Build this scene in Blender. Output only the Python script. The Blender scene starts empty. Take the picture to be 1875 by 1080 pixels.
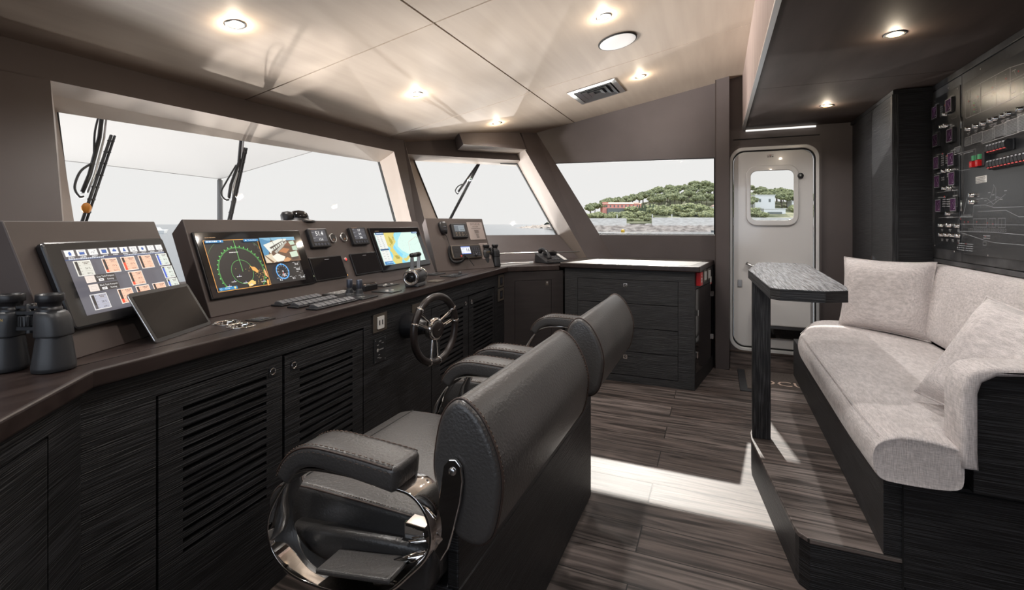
import bpy, math, random
from mathutils import Vector, Matrix, noise
random.seed(7)
SC = bpy.context.scene
COL = SC.collection
R = math.radians
PI = math.pi
V = Vector

# ------------------------------------------------------------------ materials
def lin(c):
    c = c / 255.0
    return c / 12.92 if c <= .04045 else ((c + .055) / 1.055) ** 2.4
def S(r, g, b): return (lin(r), lin(g), lin(b), 1)
MATS = {}
def mk(name, col, rough=.5, metal=0., col2=None, vscale=(6, 6, 6), vdetail=4, vlo=.35, vhi=.65,
       bump=0., bscale=None, bdetail=3, coat=0., spec=.5, dist=.01, sheen=0.):
    m = bpy.data.materials.new(name); m.use_nodes = True
    nt = m.node_tree; b = nt.nodes['Principled BSDF']
    b.inputs['Base Color'].default_value = col
    b.inputs['Roughness'].default_value = rough
    b.inputs['Metallic'].default_value = metal
    b.inputs['Specular IOR Level'].default_value = spec
    b.inputs['Coat Weight'].default_value = coat
    b.inputs['Sheen Weight'].default_value = sheen
    tc = nt.nodes.new('ShaderNodeTexCoord')
    def nz(scale, detail):
        mp = nt.nodes.new('ShaderNodeMapping'); mp.inputs['Scale'].default_value = scale
        n = nt.nodes.new('ShaderNodeTexNoise'); n.inputs['Scale'].default_value = 1; n.inputs['Detail'].default_value = detail
        nt.links.new(tc.outputs['Object'], mp.inputs['Vector']); nt.links.new(mp.outputs['Vector'], n.inputs['Vector'])
        return n
    if col2:
        n = nz(vscale, vdetail); r = nt.nodes.new('ShaderNodeValToRGB')
        r.color_ramp.elements[0].position = vlo; r.color_ramp.elements[1].position = vhi
        r.color_ramp.elements[0].color = col; r.color_ramp.elements[1].color = col2
        nt.links.new(n.outputs['Fac'], r.inputs['Fac']); nt.links.new(r.outputs['Color'], b.inputs['Base Color'])
    if bump:
        n = nz(bscale or vscale, bdetail); bp = nt.nodes.new('ShaderNodeBump')
        bp.inputs['Strength'].default_value = bump; bp.inputs['Distance'].default_value = dist
        nt.links.new(n.outputs['Fac'], bp.inputs['Height']); nt.links.new(bp.outputs['Normal'], b.inputs['Normal'])
    MATS[name] = m
    return m
def emit(rgb, k=1.0):
    key = 'glow_%d_%d_%d_%d' % (*rgb, int(k * 100))
    if key in MATS: return MATS[key]
    m = bpy.data.materials.new(key); m.use_nodes = True; nt = m.node_tree
    b = nt.nodes['Principled BSDF']; c = S(*rgb)
    b.inputs['Base Color'].default_value = (.01, .01, .01, 1); b.inputs['Roughness'].default_value = .35
    b.inputs['Emission Color'].default_value = c; b.inputs['Emission Strength'].default_value = k
    MATS[key] = m
    return m
def ink(rgb, rough=.5):
    key = 'print_%d_%d_%d' % rgb
    if key not in MATS: mk(key, S(*rgb), rough)
    return MATS[key]

WOOD = mk('black_oak', (.004, .004, .0046, 1), .46, col2=(.048, .048, .053, 1), vscale=(5, 5, 300), vlo=.45, vhi=.80,
          bump=.8, bscale=(5, 5, 300), dist=.004)
WOODP = mk('grey_black_oak', (.012, .012, .013, 1), .42, col2=(.10, .10, .105, 1), vscale=(5, 5, 260), vlo=.4, vhi=.75, bump=.6, bscale=(5, 5, 260), dist=.004)
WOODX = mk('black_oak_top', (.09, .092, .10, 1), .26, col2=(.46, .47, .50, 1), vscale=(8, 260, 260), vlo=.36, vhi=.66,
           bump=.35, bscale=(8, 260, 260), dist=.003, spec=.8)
WOODV = mk('black_oak_upright', (.006, .006, .0066, 1), .46, col2=(.075, .073, .076, 1), vscale=(210, 210, 9), vlo=.44, vhi=.82,
           bump=.5, bscale=(240, 240, 7), dist=.004)
STBTOP = mk('oak_top_grey', (.055, .047, .042, 1), .33, col2=(.10, .088, .08, 1), vscale=(60, 5, 60), bump=.25, bscale=(140, 9, 60), dist=.003)
WORKTOP = mk('dark_brown_lacquer', (.022, .014, .0125, 1), .3, col2=(.038, .026, .023, 1), vscale=(4, 40, 40), bump=.06, bscale=(12, 120, 90), dist=.002)
POD = mk('brown_satin_panel', (.078, .060, .055, 1), .4, col2=(.098, .078, .072, 1), vscale=(3, 3, 3), bump=.08, bscale=(300, 300, 300), dist=.001)
WALL = mk('taupe_wall_covering', (.074, .059, .057, 1), .55, col2=(.09, .073, .071, 1), vscale=(2, 2, 2), bump=.12, bscale=(350, 350, 350), dist=.001)
CEIL = mk('beige_leather_ceiling', (.39, .315, .25, 1), .62, spec=.3, col2=(.43, .35, .28, 1), vscale=(1.2, 14, 5), bump=.12, bscale=(60, 160, 60), dist=.002)
SOFFIT = mk('brown_leather_soffit', (.05, .036, .03, 1), .7, spec=.25, col2=(.068, .05, .043, 1), vscale=(1.4, 9, 5), bump=.1, bscale=(60, 160, 60), dist=.002)
SOFFIT_FACE = mk('beige_soffit_face', (.50, .425, .36, 1), .5, col2=(.56, .48, .41, 1), vscale=(2, 2, 2), bump=.12, bscale=(350, 350, 350), dist=.001)  # paler beige than the wall, on the header undersides
REVEAL = mk('beige_reveal_face', (.25, .205, .175, 1), .5, col2=(.30, .25, .215, 1), vscale=(2, 2, 2), bump=.12, bscale=(350, 350, 350), dist=.001)  # beige for the window jambs, paler than the wall
CORN = mk('dark_satin_panel', (.026, .022, .022, 1), .4, col2=(.034, .029, .029, 1), vscale=(3, 3, 40))
FASCIA = mk('walnut_fascia', (.21, .155, .135, 1), .45, col2=(.28, .215, .19, 1), vscale=(14, 14, 2), bump=.06, dist=.002)
GAP = mk('black_gap', (.004, .004, .004, 1), .8)
LEATHER = mk('black_leather', (.046, .043, .042, 1), .38, col2=(.06, .056, .054, 1), spec=.7, vscale=(3, 3, 3), bump=.4, bscale=(150, 150, 150), bdetail=2, dist=.003)
STITCH = mk('brown_thread', (.10, .062, .045, 1), .6)
PIPING = mk('brown_piping', (.045, .028, .022, 1), .45)
CHROME = mk('chrome', (.82, .8, .78, 1), .06, 1.0)
STEEL = mk('brushed_steel', (.6, .6, .6, 1), .28, 1.0)
BRONZE = mk('bronze_plate', (.17, .145, .12, 1), .38, .6)
BLACK = mk('black_plastic', (.014, .014, .016, 1), .38)
RUBBER = mk('black_rubber', (.03, .031, .034, 1), .42, bump=.15, bscale=(260, 260, 260), dist=.001)
GLOSSBLK = mk('black_glass', (.006, .006, .007, 1), .06)
BEZEL = mk('black_bezel', (.014, .014, .016, 1), .3)
PANELBLK = mk('black_anodised', (.014, .015, .017, 1), .28, spec=1.0)
GREYMET = mk('grey_frame', (.09, .1, .13, 1), .35, .7)
WHITEP = mk('white_plastic', (.72, .7, .67, 1), .35)
GEL = mk('white_gelcoat', (.60, .585, .575, 1), .16, coat=.5)
GELF = mk('white_gelcoat_frame', (.62, .61, .6, 1), .25)
REDP = mk('red_plastic', (.5, .012, .014, 1), .35)
ALU = mk('aluminium', (.75, .74, .72, 1), .3, 1.0)
STAND = mk('grey_stand', (.08, .08, .085, 1), .5)
CONC = mk('stone_wall', (.60, .54, .47, 1), .9, col2=(.78, .72, .64, 1), vscale=(.4, .4, 2.2), bump=.3, dist=.1)
ROCK = mk('shore_rock', (.22, .18, .15, 1), .95, col2=(.52, .44, .37, 1), vscale=(.35, .35, 1.2), vdetail=8, bump=1., dist=.5)
SOIL = mk('scrub_ground', (.13, .14, .07, 1), .95, col2=(.32, .3, .18, 1), vscale=(.15, .15, .3), vdetail=8)
LEAF1 = mk('pine_leaf', (.075, .095, .05, 1), .85, col2=(.42, .43, .22, 1), vscale=(1.2, 1.2, 1.2), vdetail=8, vlo=.35, vhi=.62, bump=1., bscale=(2.6, 2.6, 2.6), dist=.5)
LEAF2 = mk('shrub_leaf', (.09, .11, .055, 1), .85, col2=(.48, .48, .24, 1), vscale=(1.4, 1.4, 1.4), vdetail=8, vlo=.35, vhi=.62, bump=1., bscale=(3, 3, 3), dist=.4)
LEAF3 = mk('cypress_leaf', (.06, .085, .05, 1), .85, col2=(.16, .18, .1, 1), vscale=(2, 2, 2), vdetail=8, bump=1., dist=.3)
BARK = mk('bark', (.12, .095, .075, 1), .9)
PINK = mk('pink_render', (.72, .29, .23, 1), .9, col2=(.78, .34, .27, 1), vscale=(.4, .4, .4))
TILE = mk('terracotta', (.7, .47, .36, 1), .9)
WHITER = mk('white_render', (.75, .74, .72, 1), .9)
SHUT = mk('shutter_grey', (.16, .17, .16, 1), .8)
CANVAS = None

def fabric():
    m = mk('grey_linen', (.52, .475, .465, 1), .85, col2=(.60, .55, .54, 1), vscale=(5, 5, 5), sheen=.2)
    nt = m.node_tree; b = nt.nodes['Principled BSDF']; tc = [n for n in nt.nodes if n.type == 'TEX_COORD'][0]
    prev = b.inputs['Base Color'].links[0].from_socket
    hs = []
    for sc in ((420, 420, 26), (24, 60, 420), (60, 420, 40)):
        mp = nt.nodes.new('ShaderNodeMapping'); mp.inputs['Scale'].default_value = sc
        n = nt.nodes.new('ShaderNodeTexNoise'); n.inputs['Scale'].default_value = 1; n.inputs['Detail'].default_value = 1
        nt.links.new(tc.outputs['Object'], mp.inputs['Vector']); nt.links.new(mp.outputs['Vector'], n.inputs['Vector']); hs.append(n.outputs['Fac'])
    a = nt.nodes.new('ShaderNodeMath'); a.operation = 'ADD'; nt.links.new(hs[0], a.inputs[0]); nt.links.new(hs[1], a.inputs[1])
    a2 = nt.nodes.new('ShaderNodeMath'); a2.operation = 'ADD'; nt.links.new(a.outputs[0], a2.inputs[0]); nt.links.new(hs[2], a2.inputs[1])
    mr = nt.nodes.new('ShaderNodeMapRange'); mr.inputs['From Min'].default_value = 1.1; mr.inputs['From Max'].default_value = 1.9
    mr.inputs['To Min'].default_value = .72; mr.inputs['To Max'].default_value = 1.22
    nt.links.new(a2.outputs[0], mr.inputs['Value'])
    mx = nt.nodes.new('ShaderNodeMixRGB'); mx.blend_type = 'MULTIPLY'; mx.inputs['Fac'].default_value = 1
    nt.links.new(prev, mx.inputs['Color1']); nt.links.new(mr.outputs[0], mx.inputs['Color2']); nt.links.new(mx.outputs[0], b.inputs['Base Color'])
    bp = nt.nodes.new('ShaderNodeBump'); bp.inputs['Strength'].default_value = .3; bp.inputs['Distance'].default_value = .002
    nt.links.new(a2.outputs[0], bp.inputs['Height']); nt.links.new(bp.outputs[0], b.inputs['Normal'])
    return m
LINEN = fabric()

def planks():
    m = mk('smoked_oak_planks', (.1, .08, .07, 1), .52)
    nt = m.node_tree; b = nt.nodes['Principled BSDF']; tc = [n for n in nt.nodes if n.type == 'TEX_COORD'][0]
    mp = nt.nodes.new('ShaderNodeMapping'); mp.inputs['Rotation'].default_value = (0, 0, R(90)); mp.inputs['Location'].default_value = (.3, .07, 0)
    nt.links.new(tc.outputs['Object'], mp.inputs['Vector'])
    br = nt.nodes.new('ShaderNodeTexBrick'); br.inputs['Scale'].default_value = 1; br.inputs['Brick Width'].default_value = 1.9
    br.inputs['Row Height'].default_value = .185; br.inputs['Mortar Size'].default_value = .0028; br.inputs['Mortar Smooth'].default_value = .2
    br.inputs['Color1'].default_value = (.058, .043, .037, 1); br.inputs['Color2'].default_value = (.105, .085, .076, 1); br.inputs['Mortar'].default_value = (.01, .008, .007, 1)
    br.inputs['Bias'].default_value = 0; br.offset = .37
    nt.links.new(mp.outputs[0], br.inputs['Vector'])
    mp2 = nt.nodes.new('ShaderNodeMapping'); mp2.inputs['Scale'].default_value = (24, 1.5, 24); nt.links.new(tc.outputs['Object'], mp2.inputs['Vector'])
    # each plank gets its own grain: offset the noise by the plank colour
    off = nt.nodes.new('ShaderNodeVectorMath'); off.operation = 'MULTIPLY_ADD'; off.inputs[1].default_value = (60, 60, 60)
    nt.links.new(br.outputs['Color'], off.inputs[0]); nt.links.new(mp2.outputs[0], off.inputs[2])
    n = nt.nodes.new('ShaderNodeTexNoise'); n.inputs['Scale'].default_value = 1; n.inputs['Detail'].default_value = 7; n.inputs['Distortion'].default_value = 1.6
    nt.links.new(off.outputs[0], n.inputs['Vector'])
    r = nt.nodes.new('ShaderNodeValToRGB'); r.color_ramp.elements[0].position = .36; r.color_ramp.elements[1].position = .66
    r.color_ramp.elements[0].color = (.28, .26, .25, 1); r.color_ramp.elements[1].color = (2.1, 2.15, 2.2, 1)
    nt.links.new(n.outputs['Fac'], r.inputs['Fac'])
    mx = nt.nodes.new('ShaderNodeMixRGB'); mx.blend_type = 'MULTIPLY'; mx.inputs['Fac'].default_value = 1
    nt.links.new(br.outputs['Color'], mx.inputs['Color1']); nt.links.new(r.outputs['Color'], mx.inputs['Color2']); nt.links.new(mx.outputs[0], b.inputs['Base Color'])
    ad = nt.nodes.new('ShaderNodeMath'); ad.operation = 'MULTIPLY_ADD'; ad.inputs[1].default_value = -1.2; nt.links.new(br.outputs['Fac'], ad.inputs[0]); nt.links.new(n.outputs['Fac'], ad.inputs[2])
    bp = nt.nodes.new('ShaderNodeBump'); bp.inputs['Strength'].default_value = .4; bp.inputs['Distance'].default_value = .004
    nt.links.new(ad.outputs[0], bp.inputs['Height']); nt.links.new(bp.outputs[0], b.inputs['Normal'])
    return m
FLOORM = planks()

def glassmat():
    m = bpy.data.materials.new('window_glass'); m.use_nodes = True; nt = m.node_tree; nt.nodes.clear()
    o = nt.nodes.new('ShaderNodeOutputMaterial'); mx = nt.nodes.new('ShaderNodeMixShader'); t = nt.nodes.new('ShaderNodeBsdfTransparent')
    g = nt.nodes.new('ShaderNodeBsdfGlossy'); f = nt.nodes.new('ShaderNodeFresnel'); f.inputs['IOR'].default_value = 1.14
    t.inputs['Color'].default_value = (.94, .945, .94, 1); g.inputs['Roughness'].default_value = 0.0
    nt.links.new(f.outputs[0], mx.inputs[0]); nt.links.new(t.outputs[0], mx.inputs[1]); nt.links.new(g.outputs[0], mx.inputs[2]); nt.links.new(mx.outputs[0], o.inputs[0])
    return m
GLASS = glassmat()
def canvasmat():
    m = bpy.data.materials.new('white_canvas'); m.use_nodes = True; nt = m.node_tree; nt.nodes.clear()
    o = nt.nodes.new('ShaderNodeOutputMaterial'); mx = nt.nodes.new('ShaderNodeMixShader'); t = nt.nodes.new('ShaderNodeBsdfTranslucent'); d = nt.nodes.new('ShaderNodeBsdfDiffuse')
    t.inputs['Color'].default_value = (.34, .33, .32, 1); d.inputs['Color'].default_value = (.30, .29, .28, 1); mx.inputs[0].default_value = .4
    nt.links.new(t.outputs[0], mx.inputs[1]); nt.links.new(d.outputs[0], mx.inputs[2]); nt.links.new(mx.outputs[0], o.inputs[0])
    return m
CANVASM = canvasmat()
def watermat():
    m = mk('sea_water', (.03, .055, .08, 1), .16, bump=1., bscale=(1.1, .5, 1), bdetail=4, dist=.07, spec=.8)
    return m
WATER = watermat()
POLE = mk('grey_painted_pole', (.16, .155, .15, 1), .5)

# ------------------------------------------------------------------ mesh building
def frame(o, x, y):
    x = V(x).normalized(); z = x.cross(V(y)).normalized(); y = z.cross(x)
    M = Matrix.Identity(4)
    for i in range(3): M[i][0] = x[i]; M[i][1] = y[i]; M[i][2] = z[i]; M[i][3] = o[i]
    return M
I4 = Matrix.Identity(4)
def Tr(x, y, z): return Matrix.Translation((x, y, z))
def Rz(d): return Matrix.Rotation(R(d), 4, 'Z')
def Rx(d): return Matrix.Rotation(R(d), 4, 'X')
def Ry(d): return Matrix.Rotation(R(d), 4, 'Y')
_fc = {}
class MB:
    def __init__(s): s.v = []; s.f = []; s.m = []; s.sm = []; s.mats = []
    def mi(s, m):
        if m not in s.mats: s.mats.append(m)
        return s.mats.index(m)
    def add(s, vs, fs, m, smooth=False, M=None):
        b = len(s.v); i = s.mi(m)
        s.v += [(M @ V(p)) if M is not None else V(p) for p in vs]
        for f in fs: s.f.append([b + k for k in f]); s.m.append(i); s.sm.append(smooth)
        return s
    def box(s, x0, x1, y0, y1, z0, z1, m, M=None):
        vs = [(x, y, z) for z in (z0, z1) for y in (y0, y1) for x in (x0, x1)]
        return s.add(vs, [(0, 2, 3, 1), (4, 5, 7, 6), (0, 1, 5, 4), (2, 6, 7, 3), (0, 4, 6, 2), (1, 3, 7, 5)], m, False, M)
    def hexa(s, a, b, m, sides={}):       # solid between an inner quad and an outer quad (same order)
        vs = list(a) + list(b)
        s.add(vs, [(0, 1, 2, 3), (7, 6, 5, 4), (0, 4, 5, 1), (1, 5, 6, 2), (2, 6, 7, 3), (3, 7, 4, 0)], m)
        for k, mm in sides.items(): s.m[-4 + k] = s.mi(mm)
        return s
    def prism(s, poly, z0, z1, m, M=None, smooth=False):
        n = len(poly)
        vs = [(p[0], p[1], z0) for p in poly] + [(p[0], p[1], z1) for p in poly]
        fs = [tuple(range(n - 1, -1, -1)), tuple(range(n, 2 * n))]
        s.add(vs, fs, m, False, M)
        b = len(s.v) - 2 * n; i = s.mi(m)
        for k in range(n):
            s.f.append([b + k, b + (k + 1) % n, b + n + (k + 1) % n, b + n + k]); s.m.append(i); s.sm.append(smooth)
        return s
    def loft(s, loops, m, M=None, smooth=True, caps=True, closed=True):
        n = len(loops[0]); vs = [p for l in loops for p in l]; fs = []
        for j in range(len(loops) - 1):
            for k in range(n if closed else n - 1):
                a = j * n + k; b_ = j * n + (k + 1) % n
                fs.append((a, b_, b_ + n, a + n))
        s.add(vs, fs, m, smooth, M)
        if caps:
            b = len(s.v) - len(vs); i = s.mi(m)
            s.f.append([b + k for k in range(n - 1, -1, -1)]); s.m.append(i); s.sm.append(smooth)
            s.f.append([b + (len(loops) - 1) * n + k for k in range(n)]); s.m.append(i); s.sm.append(smooth)
        return s
    def lathe(s, prof, m, n=24, M=None, smooth=True):
        loops = [[(r * math.cos(2 * PI * k / n), r * math.sin(2 * PI * k / n), z) for k in range(n)] for r, z in prof]
        return s.loft(loops, m, M, smooth, False)
    def tube(s, pts, r, m, n=8, M=None, closed=False, rs=None):
        pts = [V(p) for p in pts]; N = len(pts); loops = []; up = None
        for i, p in enumerate(pts):
            if closed: t = pts[(i + 1) % N] - pts[i - 1]
            else: t = pts[min(i + 1, N - 1)] - pts[max(i - 1, 0)]
            if t.length < 1e-9: t = V((0, 0, 1))
            t.normalize()
            if up is None:
                up = V((0, 0, 1)) if abs(t.z) < .9 else V((1, 0, 0))
            a = t.cross(up)
            if a.length < 1e-6: a = t.cross(V((1, 0, 0)))
            a.normalize(); b = a.cross(t).normalized(); up = b
            rr = rs[i] if rs else r
            loops.append([p + a * rr * math.cos(2 * PI * k / n) + b * rr * math.sin(2 * PI * k / n) for k in range(n)])
        if closed: loops.append(loops[0]); return s.loft(loops, m, M, True, False)
        return s.loft(loops, m, M, True, True)
    def sphere(s, c, r, m, n=16, M=None, sq=(1, 1, 1)):
        loops = []
        for j in range(n // 2 + 1):
            a = -PI / 2 + PI * j / (n // 2); rr = max(math.cos(a), .002)
            loops.append([(c[0] + r * sq[0] * rr * math.cos(2 * PI * k / n), c[1] + r * sq[1] * rr * math.sin(2 * PI * k / n), c[2] + r * sq[2] * math.sin(a)) for k in range(n)])
        return s.loft(loops, m, M)
    def build(s, name, parent=None, M=None, bevel=0, seg=2, off=None, ang=40, kind=None, label=None):
        me = bpy.data.meshes.new(name)
        vs = [p - V(off) for p in s.v] if off is not None else s.v
        me.from_pydata([tuple(p) for p in vs], [], s.f)
        for m in s.mats: me.materials.append(m)
        me.polygons.foreach_set('material_index', s.m); me.polygons.foreach_set('use_smooth', s.sm)
        me.update()
        o = bpy.data.objects.new(name, me); COL.objects.link(o)
        if parent is not None: o.parent = parent
        if M is not None: o.matrix_local = M
        if bevel:
            b = o.modifiers.new('bevel', 'BEVEL'); b.width = bevel; b.segments = seg; b.limit_method = 'ANGLE'; b.angle_limit = R(ang); b.harden_normals = False
        if kind: o['kind'] = kind
        if label: o['label'] = label
        return o
def T(name, label, cat, M=None, group=None):
    o = bpy.data.objects.new(name, None); COL.objects.link(o); o.empty_display_size = .05
    if M is not None: o.matrix_local = M
    o['label'] = label; o['category'] = cat
    if group: o['group'] = group
    return o
def tag(o, label, cat, group=None, kind=None):
    o['label'] = label; o['category'] = cat
    if group: o['group'] = group
    if kind: o['kind'] = kind
    return o
def dup(o, M=None, parent=None, label=None):
    c = o.copy(); COL.objects.link(c)
    if parent is not None:
        c.parent = parent; c.matrix_parent_inverse = o.matrix_parent_inverse
    if M is not None: c.matrix_local = M
    if label: c['label'] = label
    for ch in list(o.children): dup(ch, None, c)
    return c
def textmesh(t, size=1.0, align='CENTER'):
    key = (t, align)
    if key not in _fc:
        cu = bpy.data.curves.new('t', 'FONT'); cu.body = t; cu.align_x = align; cu.align_y = 'CENTER'; cu.resolution_u = 2
        o = bpy.data.objects.new('t', cu); me = o.to_mesh()
        _fc[key] = ([tuple(v.co) for v in me.vertices], [tuple(p.vertices) for p in me.polygons])
        o.to_mesh_clear(); bpy.data.objects.remove(o); bpy.data.curves.remove(cu)
    vs, fs = _fc[key]
    return [(x * size, y * size, 0) for x, y, z in vs], fs
class Canvas(MB):               # flat printed or lit artwork in a local u,v plane, drawn in thin layers
    def __init__(s, glow=None, step=.00006, w0=0.): super().__init__(); s.k = glow; s.w = w0; s.st = step
    def c(s, rgb): return emit(rgb, s.k) if s.k else ink(rgb)
    def up(s): s.w += s.st; return s.w
    def rect(s, u0, v0, u1, v1, rgb):
        w = s.up(); s.add([(u0, v0, w), (u1, v0, w), (u1, v1, w), (u0, v1, w)], [(0, 1, 2, 3)], s.c(rgb)); return s
    def poly(s, pts, rgb):
        w = s.up(); s.add([(p[0], p[1], w) for p in pts], [tuple(range(len(pts)))], s.c(rgb)); return s
    def line(s, pts, wd, rgb, closed=False):
        w = s.up(); pts = [V((p[0], p[1], 0)) for p in pts]
        if closed: pts = pts + [pts[0]]
        for a, b in zip(pts[:-1], pts[1:]):
            d = b - a
            if d.length < 1e-9: continue
            n = V((-d.y, d.x, 0)).normalized() * wd / 2
            s.add([(p.x, p.y, w) for p in (a - n, b - n, b + n, a + n)], [(0, 1, 2, 3)], s.c(rgb))
        return s
    def ring(s, u, v, r, wd, rgb, a0=0, a1=360, n=48):
        w = s.up(); k = max(3, int(n * abs(a1 - a0) / 360)); vs = []; fs = []
        for i in range(k + 1):
            a = R(a0 + (a1 - a0) * i / k)
            vs += [(u + (r - wd / 2) * math.cos(a), v + (r - wd / 2) * math.sin(a), w), (u + (r + wd / 2) * math.cos(a), v + (r + wd / 2) * math.sin(a), w)]
            if i: fs.append((2 * i - 2, 2 * i - 1, 2 * i + 1, 2 * i))
        s.add(vs, fs, s.c(rgb)); return s
    def disc(s, u, v, r, rgb, n=20):
        return s.poly([(u + r * math.cos(2 * PI * i / n), v + r * math.sin(2 * PI * i / n)) for i in range(n)], rgb)
    def frame(s, u0, v0, u1, v1, wd, rgb): return s.line([(u0, v0), (u1, v0), (u1, v1), (u0, v1)], wd, rgb, True)
    def text(s, u, v, t, size, rgb, align='CENTER'):
        w = s.up(); vs, fs = textmesh(t, size, align)
        s.add([(x + u, y + v, w) for x, y, z in vs], fs, s.c(rgb)); return s
    def dashes(s, u0, u1, v, h, rgb, seed=0):       # a line of lettering too small to read
        rr = random.Random(seed); u = u0
        while u < u1:
            l = rr.uniform(.6, 2.2) * h; s.rect(u, v - h / 2, min(u + l, u1), v + h / 2, rgb); u += l + h * .5
        return s
def rrect(u0, v0, u1, v1, r, n=6):
    out = []
    for cx, cy, a in ((u1 - r, v1 - r, 0), (u0 + r, v1 - r, 90), (u0 + r, v0 + r, 180), (u1 - r, v0 + r, 270)):
        for i in range(n + 1):
            t = R(a + 90 * i / n); out.append((cx + r * math.cos(t), cy + r * math.sin(t)))
    return out
def spline(pts, n=6, closed=False):
    P = [V(p) for p in pts]; out = []; N = len(P)
    for i in range(N if closed else N - 1):
        if closed: a, b, c, d = P[i - 1], P[i], P[(i + 1) % N], P[(i + 2) % N]
        else: a, b, c, d = P[max(i - 1, 0)], P[i], P[i + 1], P[min(i + 2, N - 1)]
        for k in range(n):
            t = k / n
            out.append(.5 * ((2 * b) + (c - a) * t + (2 * a - 5 * b + 4 * c - d) * t * t + (3 * b - a - 3 * c + d) * t ** 3))
    if not closed: out.append(P[-1])
    return out
def inset(loop, d):             # move a closed 2-D loop inwards
    n = len(loop); out = []
    area = sum(loop[i][0] * loop[(i + 1) % n][1] - loop[(i + 1) % n][0] * loop[i][1] for i in range(n))
    sg = 1 if area > 0 else -1
    for i in range(n):
        a = V((loop[i][0] - loop[i - 1][0], loop[i][1] - loop[i - 1][1], 0)); b = V((loop[(i + 1) % n][0] - loop[i][0], loop[(i + 1) % n][1] - loop[i][1], 0))
        if a.length > 1e-9: a.normalize()
        if b.length > 1e-9: b.normalize()
        t = a + b
        if t.length < 1e-6: t = a
        t.normalize(); out.append((loop[i][0] - sg * t.y * d, loop[i][1] + sg * t.x * d))
    return out
def slab_yz(prof, x0, x1, r, m, mb, seg=4):     # extrude a closed (y, z) profile along x with rounded ends
    loops = []
    for i in range(seg + 1):
        a = PI / 2 * i / seg; loops.append((x0 + r * (1 - math.sin(a)), r * (1 - math.cos(a))))
    loops = [(x0 + r - r * math.cos(PI / 2 * i / seg), r * (1 - math.sin(PI / 2 * i / seg))) for i in range(seg + 1)]
    loops += [(x1 - r + r * math.cos(PI / 2 * i / seg), r * (1 - math.sin(PI / 2 * i / seg))) for i in range(seg, -1, -1)]
    mb.loft([[(x, p[0], p[1]) for p in inset(prof, d)] for x, d in loops], m)
    return mb

# ------------------------------------------------------------------ camera
EYE = V((0, 0, 1.3)); YAW = R(22.95)
DV = V((math.cos(YAW), math.sin(YAW), 0)); RV = V((math.sin(YAW), -math.cos(YAW), 0))
cam = bpy.data.cameras.new('camera'); cam.sensor_width = 36; cam.lens = 36 * 890 / 1875
cam.shift_y = -(540 - 410) / 1875; cam.clip_start = .02; cam.clip_end = 6000
co = bpy.data.objects.new('camera', cam); COL.objects.link(co); SC.camera = co
co.location = EYE; co.rotation_euler = (R(90), 0, YAW - R(90))
SC.view_settings.view_transform = 'Standard'; SC.view_settings.look = 'None'; SC.view_settings.gamma = 1
SC.view_settings.use_curve_mapping = False; SC.view_settings.exposure = 0.4
try:
    SC.cycles.use_denoising = True; SC.cycles.max_bounces = 10; SC.cycles.diffuse_bounces = 5; SC.cycles.glossy_bounces = 5
    SC.cycles.transparent_max_bounces = 12; SC.cycles.sample_clamp_indirect = 6; SC.cycles.caustics_reflective = False; SC.cycles.blur_glossy = .5
except Exception: pass

# ------------------------------------------------------------------ sky, sun
w = bpy.data.worlds.new('hazy_sky'); SC.world = w; w.use_nodes = True
nt = w.node_tree; bg = nt.nodes['Background']
tc = nt.nodes.new('ShaderNodeTexCoord')
dt = nt.nodes.new('ShaderNodeVectorMath'); dt.operation = 'DOT_PRODUCT'; dt.inputs[1].default_value = (-.80, -.42, .42)
nt.links.new(tc.outputs['Generated'], dt.inputs[0])
rp = nt.nodes.new('ShaderNodeValToRGB'); nt.links.new(dt.outputs['Value'], rp.inputs['Fac'])
rp.color_ramp.elements[0].position = .02; rp.color_ramp.elements[0].color = (.90, .89, .88, 1)     # white haze on the sun's side
rp.color_ramp.elements[1].position = .6; rp.color_ramp.elements[1].color = (1.8, 1.98, 2.25, 1)      # blue sky away from the sun
nt.links.new(rp.outputs['Color'], bg.inputs['Color']); bg.inputs['Strength'].default_value = .765

def light(name, kind, loc, direction, energy, color=(1, 1, 1), **kw):
    l = bpy.data.lights.new(name, kind); l.energy = energy; l.color = color
    for k, v in kw.items(): setattr(l, k, v)
    o = bpy.data.objects.new(name, l); COL.objects.link(o); o.location = loc
    o.rotation_euler = V(direction).to_track_quat('-Z', 'Y').to_euler()
    return o
SUND = V((-1, -.174, -.728))
light('sun', 'SUN', (60, 20, 50), SUND, 4.8, (1, .95, .88), angle=R(.6))
# spot lamps added above the water as stand-ins for sun glitter on the ceiling
def glint_spot(loc, target, energy, size, rad, ripple=True):
    o = light('glint_standin_spot', 'SPOT', loc, V(target) - V(loc), energy, (1, .97, .95), spot_size=R(size), spot_blend=.3, shadow_soft_size=rad)
    if ripple:
        l = o.data; l.use_nodes = True; n = l.node_tree; e = n.nodes['Emission']
        g = n.nodes.new('ShaderNodeTexCoord'); mp = n.nodes.new('ShaderNodeMapping'); mp.inputs['Scale'].default_value = (46, 120, 46)
        x = n.nodes.new('ShaderNodeTexNoise'); x.inputs['Scale'].default_value = 1.6; x.inputs['Detail'].default_value = 3; x.inputs['Distortion'].default_value = 1.5
        r = n.nodes.new('ShaderNodeMapRange'); r.inputs['From Min'].default_value = .35; r.inputs['From Max'].default_value = .68; r.inputs['To Min'].default_value = .25; r.inputs['To Max'].default_value = 2.0
        n.links.new(g.outputs['Normal'], mp.inputs['Vector']); n.links.new(mp.outputs[0], x.inputs['Vector']); n.links.new(x.outputs['Fac'], r.inputs['Value']); n.links.new(r.outputs[0], e.inputs['Strength'])
    return o
glint_spot((13.2, 5.2, -2.5), (4.0, 2.0, 1.9), 1300, 40, .05)
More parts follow.
